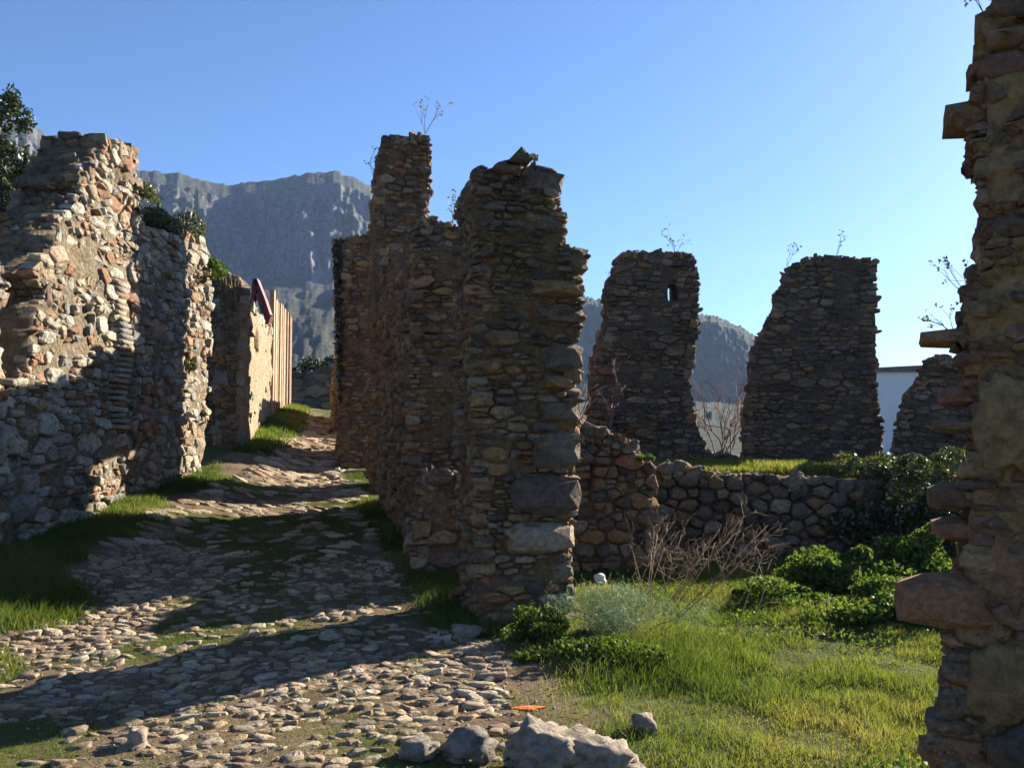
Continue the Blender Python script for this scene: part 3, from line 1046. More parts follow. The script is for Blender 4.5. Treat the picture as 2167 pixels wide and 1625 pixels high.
# brick quoin column at its far edge
rngq = np.random.default_rng(5)
for k in range(26):
    z = 1.75 + k * 0.066
    u = 11.02 - 0.1 * math.sin(k * 0.35) + rngq.uniform(-0.04, 0.04)
    hw, hh_ = 0.15 + rngq.uniform(-0.03, 0.03), 0.024
    base = np.array([[u - hw, z - hh_], [u + hw, z - hh_ + rngq.uniform(-.006, .006)], [u + hw, z + hh_], [u - hw, z + hh_ + rngq.uniform(-.006, .006)]])
    V = [(LX - 0.05, a, b) for a, b in base] + [(LX + 0.075 + rngq.uniform(-0.01, 0.015), a, b) for a, b in base]
    bag.add(np.array(V + [np.mean(V[4:], 0)]), [(0, 1, 5, 4), (1, 2, 6, 5), (2, 3, 7, 6), (3, 0, 4, 7), (4, 5, 8), (5, 6, 8), (6, 7, 8), (7, 4, 8)], rngq.random(), M['stone_left'], 0.3 * 0.05, False, 'brick')
bag.build(root)
# cross wall behind the stepped edge
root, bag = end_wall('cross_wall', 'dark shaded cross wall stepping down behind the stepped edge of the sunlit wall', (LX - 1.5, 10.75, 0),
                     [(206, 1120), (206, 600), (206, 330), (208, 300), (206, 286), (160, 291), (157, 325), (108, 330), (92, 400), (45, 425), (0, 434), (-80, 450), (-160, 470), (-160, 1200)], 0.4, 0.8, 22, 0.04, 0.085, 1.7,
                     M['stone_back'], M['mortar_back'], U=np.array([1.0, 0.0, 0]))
bag.build(root)
# nearer scrap of wall at the frame edge
root = empty('rubble_wall', (LX, 7.8, 0.5), 'sliver of sunlit rubble wall at the very left edge of the view', 'wall')
bag = Bag()
uvp = [uv_of(x, y, Lo, LU) for x, y in [(12, 800), (12, 700), (16, 600), (10, 520), (-60, 500)]]
wall(root, Lo, LU, [(5.8, 0.1), (uvp[0][0], 0.1)] + uvp + [(5.8, 3.4)], 0.6, 0.04, 0.08, 1.7, M['stone_left'], M['mortar_left'], 23, bag)
bag.build(root)
# second block
o2 = [(285, 1110), (425, 985), (440, 820), (444, 700), (446, 580), (440, 520), (425, 500), (395, 488), (340, 490), (300, 478), (292, 700)]
o2uv = [uv_of(x, y, Lo + np.array([0.04, 0, 0]), LU) for x, y in o2]
o2uv[0] = (o2uv[0][0] - 0.15, 0.4); o2uv[1] = (o2uv[1][0], 0.4); o2uv[-1] = (o2uv[0][0], o2uv[-1][1])
root = empty('rubble_wall', (LX, 13.0, 0.8), 'plant topped rubble wall block banded by sun and shadow along the lane', 'wall')
bag = Bag()
wall(root, Lo + np.array([0.04, 0, 0]), LU, o2uv, 0.9, 0.035, 0.085, 1.6, M['stone_left'], M['mortar_left'], 24, bag, tint_fn=tint_left)
bag.build(root)
# camera-facing shaded wall before the ochre building
root, bag = end_wall('cross_wall', 'dark shaded end wall hung with trailing stems beside the ochre wall', (at(400, 900, 17.0)[0], 17.0, 0),
                     [(497, 950), (500, 800), (504, 650), (508, 596), (500, 582), (480, 574), (440, 578), (400, 590), (400, 1000)], 0.9, 0.8, 25, 0.04, 0.085, 1.6,
                     M['stone_back'], M['mortar_back'], U=np.array([1.0, 0.0, 0]))
bag.build(root)

# ochre plastered wall
oA = at(519, 945, 17.05); oB = at(601, 870, 27.0)
oU = np.array([oB[0] - oA[0], oB[1] - oA[1], 0]); oL = np.linalg.norm(oU); oU /= oL
root = empty('plastered_wall', (oA[0], oA[1], 1.3), 'sunlit ochre plastered wall with narrow window slots further up the lane', 'wall')
bag = Bag()
po = [uv_of(x, y, np.array([oA[0], oA[1], 0]), oU) for x, y in [(541, 655), (556, 668), (566, 690), (575, 690), (584, 690), (592, 700)]]
po = [(0.05, 1.0), (oL, 1.9)] + po[::-1] + [(0.05, po[0][1] + 0.1)]
slot = [uv_of(x, y, np.array([oA[0], oA[1], 0]), oU) for x, y in [(543, 755), (548, 755), (548, 700), (543, 700)]]
wall(root, (oA[0], oA[1]), oU, po, 0.6, 0.05, 0.14, 1.5, M['stone_left'], M['plaster_pale'], 26, bag, front=False, hole=slot, core_res=0.1, rim_r=(0.08, 0.16))
rngo = np.random.default_rng(3)
for k in range(40):
    u, v = rngo.uniform(0.2, oL - 0.5), rngo.uniform(1.6, 3.6)
    a, b2 = rngo.uniform(0.06, 0.16), rngo.uniform(0.04, 0.1)
    pl = [(u + a * math.cos(q) * rngo.uniform(0.8, 1.1), v + b2 * math.sin(q) * rngo.uniform(0.8, 1.1)) for q in np.linspace(0, 6.28, 8)[:-1]]
    uv, h, f = stone_shape(rngo, pl, np.array([u, v]), 0.0, 0.0, 0.02, 0.1, 0.1, 8)
    nO = np.array([oU[1], -oU[0], 0])
    bag.add(np.array([oA[0], oA[1], 0]) + uv[:, :1] * oU + uv[:, 1:] * np.array([0, 0, 1]) + h[:, None] * nO, f, rngo.random(), M['stone_left'], a * b2 * 3, True)
bag.build(root)

# tall board hoarding past it
root = empty('board_fence', at(590, 870, 24.0), 'tall rust brown board hoarding rising behind the ochre wall', 'fence')
rngb = np.random.default_rng(8)
fA, fB = at(570, 850, 22.6), at(608, 850, 28.0)
fU = (fB - fA) * np.array([1, 1, 0]); fL = np.linalg.norm(fU); fU /= fL
fN = np.array([fU[1], -fU[0], 0])
k, u = 0, 0.0
while u < fL:
    wd = rngb.uniform(0.3, 0.5)
    top = 5.1 + 0.02 * u + rngb.uniform(-0.1, 0.1)
    p0 = np.array([fA[0], fA[1], 0]) + fU * u
    off = 0.05 + rngb.uniform(0, 0.10)
    c4 = [p0 + fN * off, p0 + fU * (wd - 0.06) + fN * off, p0 + fU * (wd - 0.06) - fN * 0.03, p0 - fN * 0.03]
    V = [(c[0], c[1], 1.6) for c in c4] + [(c[0], c[1], top + rngb.uniform(-.02, .02)) for c in c4]
    k += 1
    link_mesh('plank', V, [(0, 1, 5, 4), (1, 2, 6, 5), (2, 3, 7, 6), (3, 0, 4, 7), (4, 5, 6, 7), (3, 2, 1, 0)], M['plank_pale'] if k in (1, 2, 5, 8) else M['plank'], root)
    u += wd
for z in (2.6, 4.4):
    p0, p1 = np.array([fA[0], fA[1], 0]), np.array([fA[0], fA[1], 0]) + fU * fL
    c4 = [p0 - fN * 0.035, p1 - fN * 0.035, p1 - fN * 0.13, p0 - fN * 0.13]
    V = [(c[0], c[1], z) for c in c4] + [(c[0], c[1], z + 0.12) for c in c4]
    link_mesh('rail', V, [(0, 1, 5, 4), (1, 2, 6, 5), (2, 3, 7, 6), (3, 0, 4, 7), (4, 5, 6, 7), (3, 2, 1, 0)], M['plank'], root)

# wall closing the top of the lane
root, bag = end_wall('rubble_wall', 'low dark wall closing the top of the lane under bushes', (at(560, 870, 33.0)[0], 33.0, 0),
                     [(760, 880), (760, 770), (700, 772), (660, 785), (620, 790), (560, 795), (560, 880)], 1.8, 0.7, 27, 0.09, 0.22, 1.6, M['stone_back'], M['mortar_back'], U=np.array([1.0, 0.05, 0]))
bag.build(root)


# ------------------------------------------------------------------ tubes, leaves, blades
def tube(path, radii, sides=5):
    path = np.asarray(path, float)
    V, F = [], []
    n = len(path)
    for i in range(n):
        d = path[min(i + 1, n - 1)] - path[max(i - 1, 0)]
        d = d / (np.linalg.norm(d) + 1e-9)
        a = np.cross(d, [0, 0, 1.0] if abs(d[2]) < 0.9 else [1.0, 0, 0]); a /= np.linalg.norm(a)
        b = np.cross(d, a)
        for k in range(sides):
            th = 2 * math.pi * k / sides
            V.append(path[i] + radii[i] * (a * math.cos(th) + b * math.sin(th)))
    for i in range(n - 1):
        for k in range(sides):
            k2 = (k + 1) % sides
            F.append((i * sides + k, i * sides + k2, (i + 1) * sides + k2, (i + 1) * sides + k))
    F.append(tuple(range((n - 1) * sides, n * sides)))
    return V, F


class Tubes:
    def __init__(self): self.V, self.F = [], []
    def add(self, path, radii, sides=5):
        v, f = tube(path, radii, sides)
        o = len(self.V)
        self.V += v
        self.F += [tuple(i + o for i in ff) for ff in f]
    def build(self, name, mat, parent): return link_mesh(name, self.V, self.F, mat, parent, parent_loc(parent), True)


def leaves(name, C, size, rng, mat, parent, up=0.0, aspect=0.5, normal_bias=None, tint=None):
    """C: (n,3) leaf positions -> diamond leaves"""
    n = len(C)
    d = rng.normal(size=(n, 3)); d[:, 2] += up
    d /= np.linalg.norm(d, axis=1)[:, None]
    s = np.cross(d, rng.normal(size=(n, 3))); s /= np.linalg.norm(s, axis=1)[:, None]
    nn = np.cross(d, s)
    sz = (size * rng.uniform(0.6, 1.4, n))[:, None]
    p0, p1 = C - d * sz * 0.5, C + d * sz * 0.5
    m = C + nn * sz * 0.12
    V = np.stack([p0, m + s * sz * aspect * 0.5, p1, m - s * sz * aspect * 0.5], 1).reshape(-1, 3)
    idx = np.arange(4 * n)
    t = rng.random(n) if tint is None else tint
    return big_mesh(name, V, idx, np.full(n, 4), mat, parent, parent_loc(parent) if parent else (0, 0, 0), np.repeat(t, 4))


def blades(name, base, height, width, rng, mat, lean=0.35, tint=None, parent=None):
    n = len(base)
    th = rng.uniform(0, 2 * math.pi, n)
    side = np.stack([np.cos(th), np.sin(th), np.zeros(n)], 1)
    ln = rng.uniform(0, 2 * math.pi, n)
    la = np.abs(rng.normal(0, lean, n)) + 0.08
    ld = np.stack([np.cos(ln) * la, np.sin(ln) * la, np.ones(n)], 1)
    h, w = np.asarray(height)[:, None], np.asarray(width)[:, None]
    mid = base + ld * np.array([0.35, 0.35, 0.55]) * h
    tip = base + ld * np.array([1.0, 1.0, 0.92]) * h
    V = np.stack([base - side * w, base + side * w, mid + side * w * 0.7, mid - side * w * 0.7, tip], 1).reshape(-1, 3)
    o = np.arange(n) * 5
    idx = np.stack([o, o + 1, o + 2, o + 3, o + 3, o + 2, o + 4], 1).ravel()
    sz = np.tile([4, 3], n)
    t = rng.random(n) if tint is None else tint
    return big_mesh(name, V, idx, sz, mat, parent, (0, 0, 0) if parent is None else parent_loc(parent), np.repeat(t, 5))


# ------------------------------------------------------------------ right side: terrace wall, rubble, back piers
root, bag = end_wall('rubble_wall', 'collapsed rubble wall with stones on its slumped top linking the pier to the terrace', (at(1215, 1150, 9.3)[0], 9.3, 0),
                     [(1400, 1190), (1395, 1060), (1385, 985), (1360, 960), (1350, 925), (1330, 935), (1300, 915), (1262, 905), (1240, 890), (1215, 870), (1150, 860), (1150, 1180)], 0.1, 0.7, 31,
                     0.03, 0.08, 1.4, M['stone_back'], M['mortar_pier'], U=np.array([1.0, 0.25, 0]), tint_fn=tint_pier, flush=-0.05, proud=0.01, jut=0.08)
bag.build(root)
tW = (at(1340, 1180, 10.35)[0], 10.35)
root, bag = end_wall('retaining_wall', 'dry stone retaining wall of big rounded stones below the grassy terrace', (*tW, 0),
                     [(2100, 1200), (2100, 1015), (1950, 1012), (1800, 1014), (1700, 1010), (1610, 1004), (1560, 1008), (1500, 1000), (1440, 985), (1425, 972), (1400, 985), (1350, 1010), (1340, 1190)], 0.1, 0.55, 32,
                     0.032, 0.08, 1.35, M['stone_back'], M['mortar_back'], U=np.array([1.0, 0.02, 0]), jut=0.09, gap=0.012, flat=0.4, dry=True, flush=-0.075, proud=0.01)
bag.build(root)


def back_pier(label, px, Y, seed, hole=None, limit=300, t=0.8, base=0.9, turn=0.03):
    x0 = min(p[0] for p in px)
    O = np.array([at(x0, 950, Y)[0], Y, 0.0])
    Ub = np.array([1.0, turn, 0]); Ub /= np.linalg.norm(Ub)
    hl = [uv_of(x, y, O, Ub) for x, y in hole] if hole else None
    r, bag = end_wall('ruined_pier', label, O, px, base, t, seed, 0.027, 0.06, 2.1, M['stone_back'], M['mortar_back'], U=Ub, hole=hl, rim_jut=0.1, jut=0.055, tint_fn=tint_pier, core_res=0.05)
    bag.build(r)
    return r


back_pier('ruined stone pier on the terrace pierced by a small slit of light',
          [(1570, 985), (1560, 962), (1500, 958), (1490, 930), (1470, 870), (1462, 800), (1478, 720), (1484, 640), (1476, 580), (1468, 535), (1440, 533), (1400, 532), (1350, 528), (1318, 530), (1306, 548), (1296, 585), (1282, 600), (1288, 650), (1282, 700), (1262, 730), (1256, 800), (1250, 900), (1240, 985)],
          14.5, 41, hole=[(1413, 638), (1435, 638), (1435, 598), (1413, 598)])
back_pier('wide ruined pier on the terrace with sloping ragged side, beside the white house',
          [(1866, 985), (1868, 930), (1862, 860), (1858, 820), (1856, 760), (1858, 680), (1856, 600), (1858, 548), (1810, 546), (1770, 540), (1735, 538), (1700, 550), (1670, 560), (1662, 590), (1640, 625), (1640, 650), (1618, 680), (1620, 700), (1596, 735), (1590, 790), (1578, 850), (1572, 920), (1568, 985)],
          14.6, 42, turn=-0.2)
back_pier('low ruined pier with a slanting top half hidden behind the foreground jamb',
          [(2200, 985), (2200, 780), (2090, 770), (2040, 760), (2000, 752), (1965, 756), (1948, 770), (1940, 800), (1932, 820), (1912, 845), (1900, 880), (1890, 930), (1886, 985)],
          13.6, 43, turn=-0.42)

# ------------------------------------------------------------------ foreground jamb on the right
JY = 2.9
jb = [(2330, 1900), (2330, -250), (2115, -250), (2112, 0), (2070, 25), (2075, 110), (2048, 140), (2052, 210), (2052, 320), (2072, 335), (2082, 400), (2086, 480), (2066, 520), (2068, 590), (2036, 610), (2030, 690), (2004, 740),
      (2024, 785), (2056, 800), (2060, 900), (2044, 960), (2034, 1010), (2030, 1090), (2040, 1160), (2034, 1215), (2010, 1300), (1985, 1360), (1992, 1450), (1972, 1500), (1960, 1570), (1975, 1640), (1985, 1900)]


def tint_jamb(c, t, rng):
    r = rng.random()
    if r < 0.22: return (M['brick'], rng.random())
    if r < 0.3: return (M['plaster'], rng.random())
    return t


root, bag = end_wall('stone_jamb', 'foreground stone jamb in shade with jutting slabs and bricks, filling the right edge', (at(1900, 1500, JY)[0], JY, 0), jb, -0.3, 0.4, 51, 0.014, 0.04, 1.7,
                     M['stone_jamb'], M['plaster'], U=np.array([1.0, -0.46, 0]), tint_fn=tint_jamb, rim_jut=0.03, jut=0.03, sd=0.013, flush=-0.022, proud=0.003, relief=0.02, gap=0.004, core_res=0.035, tilt=0.14,
                     forced_px=[(2120, 130, 22, 0.3), (2140, 480, 20, 0.62)])


def slab(bag, x0, x1, y0, y1, Y, depth, seed, mat, tint, name='stone', boxy=0.75, rough=0.14):
    rng = np.random.default_rng(seed)
    a, b = at(x0, y1, Y), at(x1, y0, Y)
    c = (a + b) / 2
    c = EYE + (c - EYE) * (1 + 0.4 * depth / np.linalg.norm(c - EYE))
    V, f = rock_mesh(rng, ((b[0] - a[0]) / 2 * 1.08, depth / 2, (b[2] - a[2]) / 2 * 1.08), 2 if boxy > 0.3 else 3, rough, boxy)
    V = rot(V, 0, rng.uniform(-0.06, 0.06), -0.42 + rng.uniform(-0.1, 0.1)) + c
    V = np.vstack([V[1:], V[:1]])
    f = [tuple((i - 1) % len(V) for i in ff) for ff in f]
    bag.add(V, f, tint, mat, 10.0, False, name, True)
    return c


BK, ST = M['brick'], M['stone_jamb']
jamb_slabs = [(1998, 2110, 224, 288, ST, 0.3), (1946, 2080, 698, 736, ST, 0.02), (1986, 2090, 816, 862, BK, 0.4), (1970, 2090, 884, 918, ST, 0.5), (1960, 2085, 1018, 1080, ST, 0.32),
              (1974, 2090, 1092, 1142, BK, 0.1), (1898, 2110, 1206, 1332, ST, 0.75), (1956, 2060, 1500, 1545, ST, 0.62), (1945, 2070, 1566, 1606, ST, 0.75), (2060, 2150, 480, 525, ST, 0.2), (2030, 2120, 602, 642, ST, 0.5),
              (2024, 2110, 655, 692, ST, 0.3), (2046, 2130, 140, 178, ST, 0.75), (2062, 2150, 28, 104, ST, 0.45), (2044, 2120, 290, 322, ST, 0.6), (2070, 2140, 336, 376, BK, 0.8)]
for i, (x0, x1, y0, y1, mt, tn) in enumerate(jamb_slabs):
    slab(bag, x0, x1, y0, y1, JY - 0.08 + 0.02 * (i % 3), 0.24, 60 + i, mt, tn, 'brick' if mt is BK else 'stone', 0.92 if mt is BK else 0.85, 0.1)
slab(bag, 2075, 2220, 1125, 1370, JY - 0.13, 0.26, 91, ST, 0.75, 'stone', 0.25, 0.3)
slab(bag, 2100, 2260, 1510, 1690, JY - 0.2, 0.3, 92, M['stone_pier'], 0.2, 'stone', 0.25, 0.3)
jroot = root
bag.build(root, limit=300)
# plaster patches left on the jamb
for i, (x0, x1, y0, y1) in enumerate([(2064, 2190, 795, 1000), (2048, 2180, 1362, 1530)]):
    rng = np.random.default_rng(70 + i)
    n = 22
    cx, cy = (x0 + x1) / 2, (y0 + y1) / 2
    ringp = []
    for k in range(n):
        th = 2 * math.pi * k / n
        s = 1 + 0.18 * rng.normal() * 0.6
        ex = abs(math.cos(th)) ** 0.6 * math.copysign(1, math.cos(th)); ey = abs(math.sin(th)) ** 0.6 * math.copysign(1, math.sin(th))
        ringp.append((cx + ex * (x1 - x0) / 2 * s, cy + ey * (y1 - y0) / 2 * s))
    jO = np.array([at(1900, 1500, JY)[0], JY, 0.0]); jU = np.array([1.0, -0.46, 0]); jU /= np.linalg.norm(jU); jN = np.array([jU[1], -jU[0], 0])
    def onj(x, y, h):
        u, v = uv_of(x, y, jO, jU)
        return jO + u * jU + np.array([0, 0, v]) + jN * h
    V = [onj(x, y, -0.05) for x, y in ringp] + [onj(x, y, 0.012) for x, y in ringp] + [onj(cx + (x - cx) * 0.85, cy + (y - cy) * 0.9, 0.03 + 0.006 * rng.normal()) for x, y in ringp] + [onj(cx, cy, 0.034)]
    F = []
    for k in range(n):
        k2 = (k + 1) % n
        F += [(k, k2, n + k2, n + k), (n + k, n + k2, 2 * n + k2, 2 * n + k), (2 * n + k, 2 * n + k2, 3 * n)]
    o = link_mesh('plaster_patch', V, F, M['plaster'], jroot, smooth_shade=True)
    o["label"] = 'smooth ochre plaster patch left on the stones'

# ------------------------------------------------------------------ white house beyond the terrace
hA, hB = at(1780, 960, 30.0), at(2130, 960, 30.0)
root = empty('white_house', ((hA[0] + hB[0]) / 2, 32, 0.5), 'plain white house behind the gap beside the wide pier', 'house')
zt, zt2 = at(1845, 787, 30)[2], at(1960, 781, 30)[2]
zr = zt + (zt2 - zt) * (hB[0] - hA[0]) / (at(1960, 781, 30)[0] - at(1845, 787, 30)[0])
def boxm(name, x0, x1, y0, y1, z0, z1, mat, parent, dz=0.0):
    V = [(x0, y0, z0), (x1, y0, z0), (x1, y1, z0), (x0, y1, z0), (x0, y0, z1), (x1, y0, z1 + dz), (x1, y1, z1 + dz), (x0, y1, z1)]
    return link_mesh(name, V, [(0, 1, 5, 4), (1, 2, 6, 5), (2, 3, 7, 6), (3, 0, 4, 7), (4, 5, 6, 7), (3, 2, 1, 0)], mat, parent)
boxm('wall', hA[0], hB[0], 30, 36, 0, zt, M['white_wall'], root, zr - zt)
boxm('roof', hA[0] - 0.1, hB[0] + 0.1, 29.88, 36.1, zt + 0.002, zt + 0.07, M['roof'], root, zr - zt)

# ------------------------------------------------------------------ red excavator arm behind the ochre wall
root = empty('excavator', (at(552, 800, 22)[0] - 0.8, 22.4, 1.7), 'red excavator raising its bent arm behind the ochre wall', 'excavator')
def beam(name, p0, p1, w0, w1, mat, parent):
    p0, p1 = np.array(p0), np.array(p1)
    d = (p1 - p0) / np.linalg.norm(p1 - p0)
    s = np.cross(d, [0, 1.0, 0]); s /= np.linalg.norm(s)
    y = np.array([0, 0.13, 0])
    V = []
    for p, w in ((p0, w0), (p0 * 0.6 + p1 * 0.4, max(w0, w1) * 1.15), (p1, w1)):
        V += [p - s * w - y, p + s * w - y, p + s * w + y, p - s * w + y]
    F = []
    for k in (0, 4):
        F += [(k + i, k + (i + 1) % 4, k + 4 + (i + 1) % 4, k + 4 + i) for i in range(4)]
    F += [(3, 2, 1, 0), (8, 9, 10, 11)]
    return link_mesh(name, V, F, mat, parent)
b0, b1, b2 = at(570, 668, 22), at(543, 592, 22), at(537, 640, 22)
beam('boom', b0, b1, 0.05, 0.04, M['red_paint'], root)
beam('boom', b0 + np.array([-0.6, 0.0, -1.6]), b0, 0.10, 0.075, M['red_paint'], root)
beam('stick', b1, b2, 0.05, 0.04, M['red_paint'], root)
beam('hydraulic_cylinder', at(560, 672, 22), at(546, 622, 22), 0.03, 0.03, M['dark_metal'], root)
cx, cy = root.location[0], root.location[1]
boxm('cab', cx - 0.9, cx + 0.2, cy - 0.3, cy + 0.9, 2.3, 3.1, M['red_paint'], root)
boxm('track', cx - 1.1, cx + 0.5, cy - 0.5, cy - 0.1, 1.7, 2.25, M['dark_metal'], root)
boxm('track', cx - 1.1, cx + 0.5, cy + 0.6, cy + 1.0, 1.7, 2.25, M['dark_metal'], root)


# ------------------------------------------------------------------ cobbles of the lane
def build_path():
    rng = np.random.default_rng(101)
    # the surface the stones are set in: a thin sheet just over the ground
    ysl = np.concatenate([np.arange(2.4, 14, 0.08), np.arange(14, 31, 0.2)])
    rows = []
    for y in ysl:
        xl = float(np.interp(y, [2, 5, 7, 9, 12, 17, 27, 31], [-3.0, -3.0, -3.2, -3.7, -4.0, -4.4, -6.0, -6.8]))
        xr = float(np.interp(y, [2, 6.6, 7, 30], [0.05, -0.1, -0.42, -6.1])) if y < 30 else -6.1
        xr = max(xr, xl + 0.3)
        rows.append([(x, y) for x in np.linspace(xl, xr, 36)])
    A = np.array(rows)
    Z = H(A[..., 0], A[..., 1]) + 0.006
    Z[:, 0] -= 0.05; Z[:, -1] -= 0.05
    V = np.stack([A[..., 0].ravel(), A[..., 1].ravel(), Z.ravel()], 1)
    f = grid_faces(len(ysl), 36)[:, ::-1]
    b = M['ground']
    p = big_mesh('cobbled_path', V, f.ravel(), np.full(len(f), 4), b, tint=0.75 * green_mask(A[..., 0], A[..., 1]).ravel(), smooth_shade=True)
    tag(p, 'rough cobbled lane climbing between the ruined walls', 'path', kind='structure')
    bag = Bag()
    # set slightly across the lane, larger toward the camera
    for (y0, y1, rmin, rmax, asp) in ((3.4, 6.2, 0.014, 0.042, 1.6), (6.2, 9.5, 0.019, 0.042, 1.6), (9.5, 15.5, 0.038, 0.075, 1.7), (15.5, 25.0, 0.06, 0.11, 1.6)):
        P, R, T = darts(rng, (-4.0 if y0 < 15 else -6.6, 0.5 if y0 < 15 else -2.6, y0, y1), rmin, rmax, asp, power=1.6)
        real = P * np.array([asp, 1.0])
        xl = np.interp(real[:, 1], [2, 5, 7, 9, 12, 17, 27], [-3.5, -3.4, -3.6, -3.9, -4.1, -4.4, -6.2])
        gm = green_mask(real[:, 0], real[:, 1])
        dens = 0.95 - 0.6 * gm - 0.25 * (vnoise(real[:, 0] * 0.9, real[:, 1] * 0.9, 0, 77) > 0.35)
        ok = (real[:, 0] > xl) & (real[:, 0] < cobble_right(real[:, 1]) - 0.03) & (real[:, 1] > y0) & (real[:, 1] <= y1) & (rng.random(len(real)) < dens)
        for i, pl in power_cells(P, R, np.nonzero(ok)[0]).items():
            pl = np.array([(x * asp, y) for x, y in pl])
            c = pl.mean(0)
            ang = 0.5 * vnoise(c[0] * 0.7, c[1] * 0.7, 0, 88) + rng.normal(0, 0.12)
            q = pl - c
            q = np.stack([q[:, 0] * math.cos(ang) - q[:, 1] * math.sin(ang), q[:, 0] * math.sin(ang) + q[:, 1] * math.cos(ang)], 1) * rng.uniform(0.76, 1.04)
            uv, h, f = stone_shape(rng, (q + c), c, 0.006, rng.uniform(0.0, 0.021) + 0.12 * R[i], 0.004 + 0.1 * R[i], 0.13, 0.05, 9)
            z = H(uv[:, 0], uv[:, 1])
            A_ = 0.5 * abs(np.sum(q[:, 0] * np.roll(q[:, 1], -1) - np.roll(q[:, 0], -1) * q[:, 1]))
            bag.add(np.stack([uv[:, 0], uv[:, 1], z + h], 1), f, T[i], M['cobble'], A_, rng.random() < 0.6, 'cobble')
    bag.build(p, 300, 40, 'small_cobbles')



build_path()


def build_grit():
    rng = np.random.default_rng(111)
    n = 9000
    y = 3.9 + 9 * rng.random(n) ** 1.6
    x = rng.uniform(-3.6, 1.6, n)
    k = (np.abs(x) < 0.58 * y) & (x < cobble_right(y) + 0.5) & (rng.random(n) < 1.0 - 0.9 * green_mask(x, y))
    x, y = x[k], y[k]
    n = len(x)
    s = (0.003 + 0.011 * rng.random(n) ** 3)[:, None, None] * rng.uniform(0.6, 1.4, (n, 6, 3))
    base = np.array([[1, 0, 0], [0, 1, 0], [-1, 0, 0], [0, -1, 0], [0, 0, 0.8], [0, 0, -0.8]])
    V = base[None] * s
    V = V + np.stack([x, y, H(x, y) + 0.008], 1)[:, None, :]
    f = np.array([[0, 1, 4], [1, 2, 4], [2, 3, 4], [3, 0, 4], [1, 0, 5], [2, 1, 5], [3, 2, 5], [0, 3, 5]])
    idx = (f[None] + 6 * np.arange(n)[:, None, None]).ravel()
    o = big_mesh('gravel', V.reshape(-1, 3), idx, np.full(8 * n, 3), M['cobble'], tint=np.repeat(rng.random(n), 6))
    tag(o, 'loose grit scattered over the bare earth of the lane', 'gravel', kind='stuff')


build_grit()


# ------------------------------------------------------------------ loose rocks
def loose_rock(name, label, px, py, Y, size, seed, mat='boulder', tint=0.2, boxy=0.35, rough=0.3, sub=3, sink=0.35, rz=0.0, cat='rock', group=None):
    rng = np.random.default_rng(seed)
    V, f = rock_mesh(rng, size, sub, rough, boxy)
    V = rot(V, rng.uniform(-0.15, 0.15), rng.uniform(-0.15, 0.15), rz)
    p = at(px, py, Y)
    z = float(H(p[0], Y))
    c = np.array([p[0], Y, z + size[2] * (1 - sink)])
    o = link_mesh(name, V + c, f, M[mat], None, origin=(p[0], Y, z), smooth_shade=True, tint=tint)
    tag(o, label, cat, group)
    return o


loose_rock('boulder', 'largest pale rugged boulder cut by the bottom edge of the view', 1165, 1590, 4.25, (0.19, 0.2, 0.13), 201, rough=0.38, tint=0.1, sub=4)
loose_rock('boulder', 'second pale boulder lying right against the largest one', 1275, 1600, 4.2, (0.16, 0.16, 0.10), 202, rough=0.38, tint=0.1, sub=4)
loose_rock('rock', 'small rounded lump of rock at the right foot of the paired boulders', 1335, 1615, 4.15, (0.07, 0.07, 0.05), 207, tint=0.6)
loose_rock('rock', 'grey pitted rock between the cobbles and the boulders', 995, 1565, 4.5, (0.125, 0.1, 0.08), 203, tint=0.7, rough=0.4)
loose_rock('rock', 'rounded grey rock set beside the pitted one', 884, 1565, 4.5, (0.085, 0.07, 0.055), 204, tint=0.7)
loose_rock('rock', 'lone pale pointed stone on the sunny grass', 1362, 1525, 4.75, (0.055, 0.05, 0.055), 205, tint=0.3, boxy=0.5)
loose_rock('rock', 'squarish tan stone standing on the cobbles near the shadow edge', 288, 1565, 4.6, (0.045, 0.045, 0.055), 206, tint=0.3, boxy=0.6)
loose_rock('rock', 'pale flat stone at the lane side of the pier foot', 985, 1325, 6.7, (0.12, 0.1, 0.05), 208, tint=0.7)
loose_rock('rock', 'small white stone in shade below the collapsed rubble wall', 1270, 1136, 8.9, (0.055, 0.05, 0.06), 209, 'white_bag', 0.5, 0.6)
loose_rock('rock', 'white stone at the foot of the far lane wall', 713, 992, 16.4, (0.06, 0.06, 0.05), 210, 'white_bag', 0.5, 0.4)
# flat kerb stones at the corner of the lane
rngk = np.random.default_rng(31)
kerb = [(985, 1378), (1000, 1396), (1012, 1412), (1040, 1430), (1020, 1446), (985, 1463), (1030, 1465), (1000, 1490)]
for i, (x, y) in enumerate(kerb):
    d = 1.6 / ((y - 930) / 2000 + 0.03)
    o = loose_rock('kerb_stone', 'flat pale kerb stone at the lane corner by the pier', x, y, d, (0.085 + rngk.uniform(-.02, .02), 0.04, 0.025), 230 + i, 'cobble', rngk.choice([0.05, 0.5]), 0.7, 0.15, 2, 0.55, rngk.uniform(-0.2, 0.2), 'kerb stone', 'flat kerb stones at the lane corner')
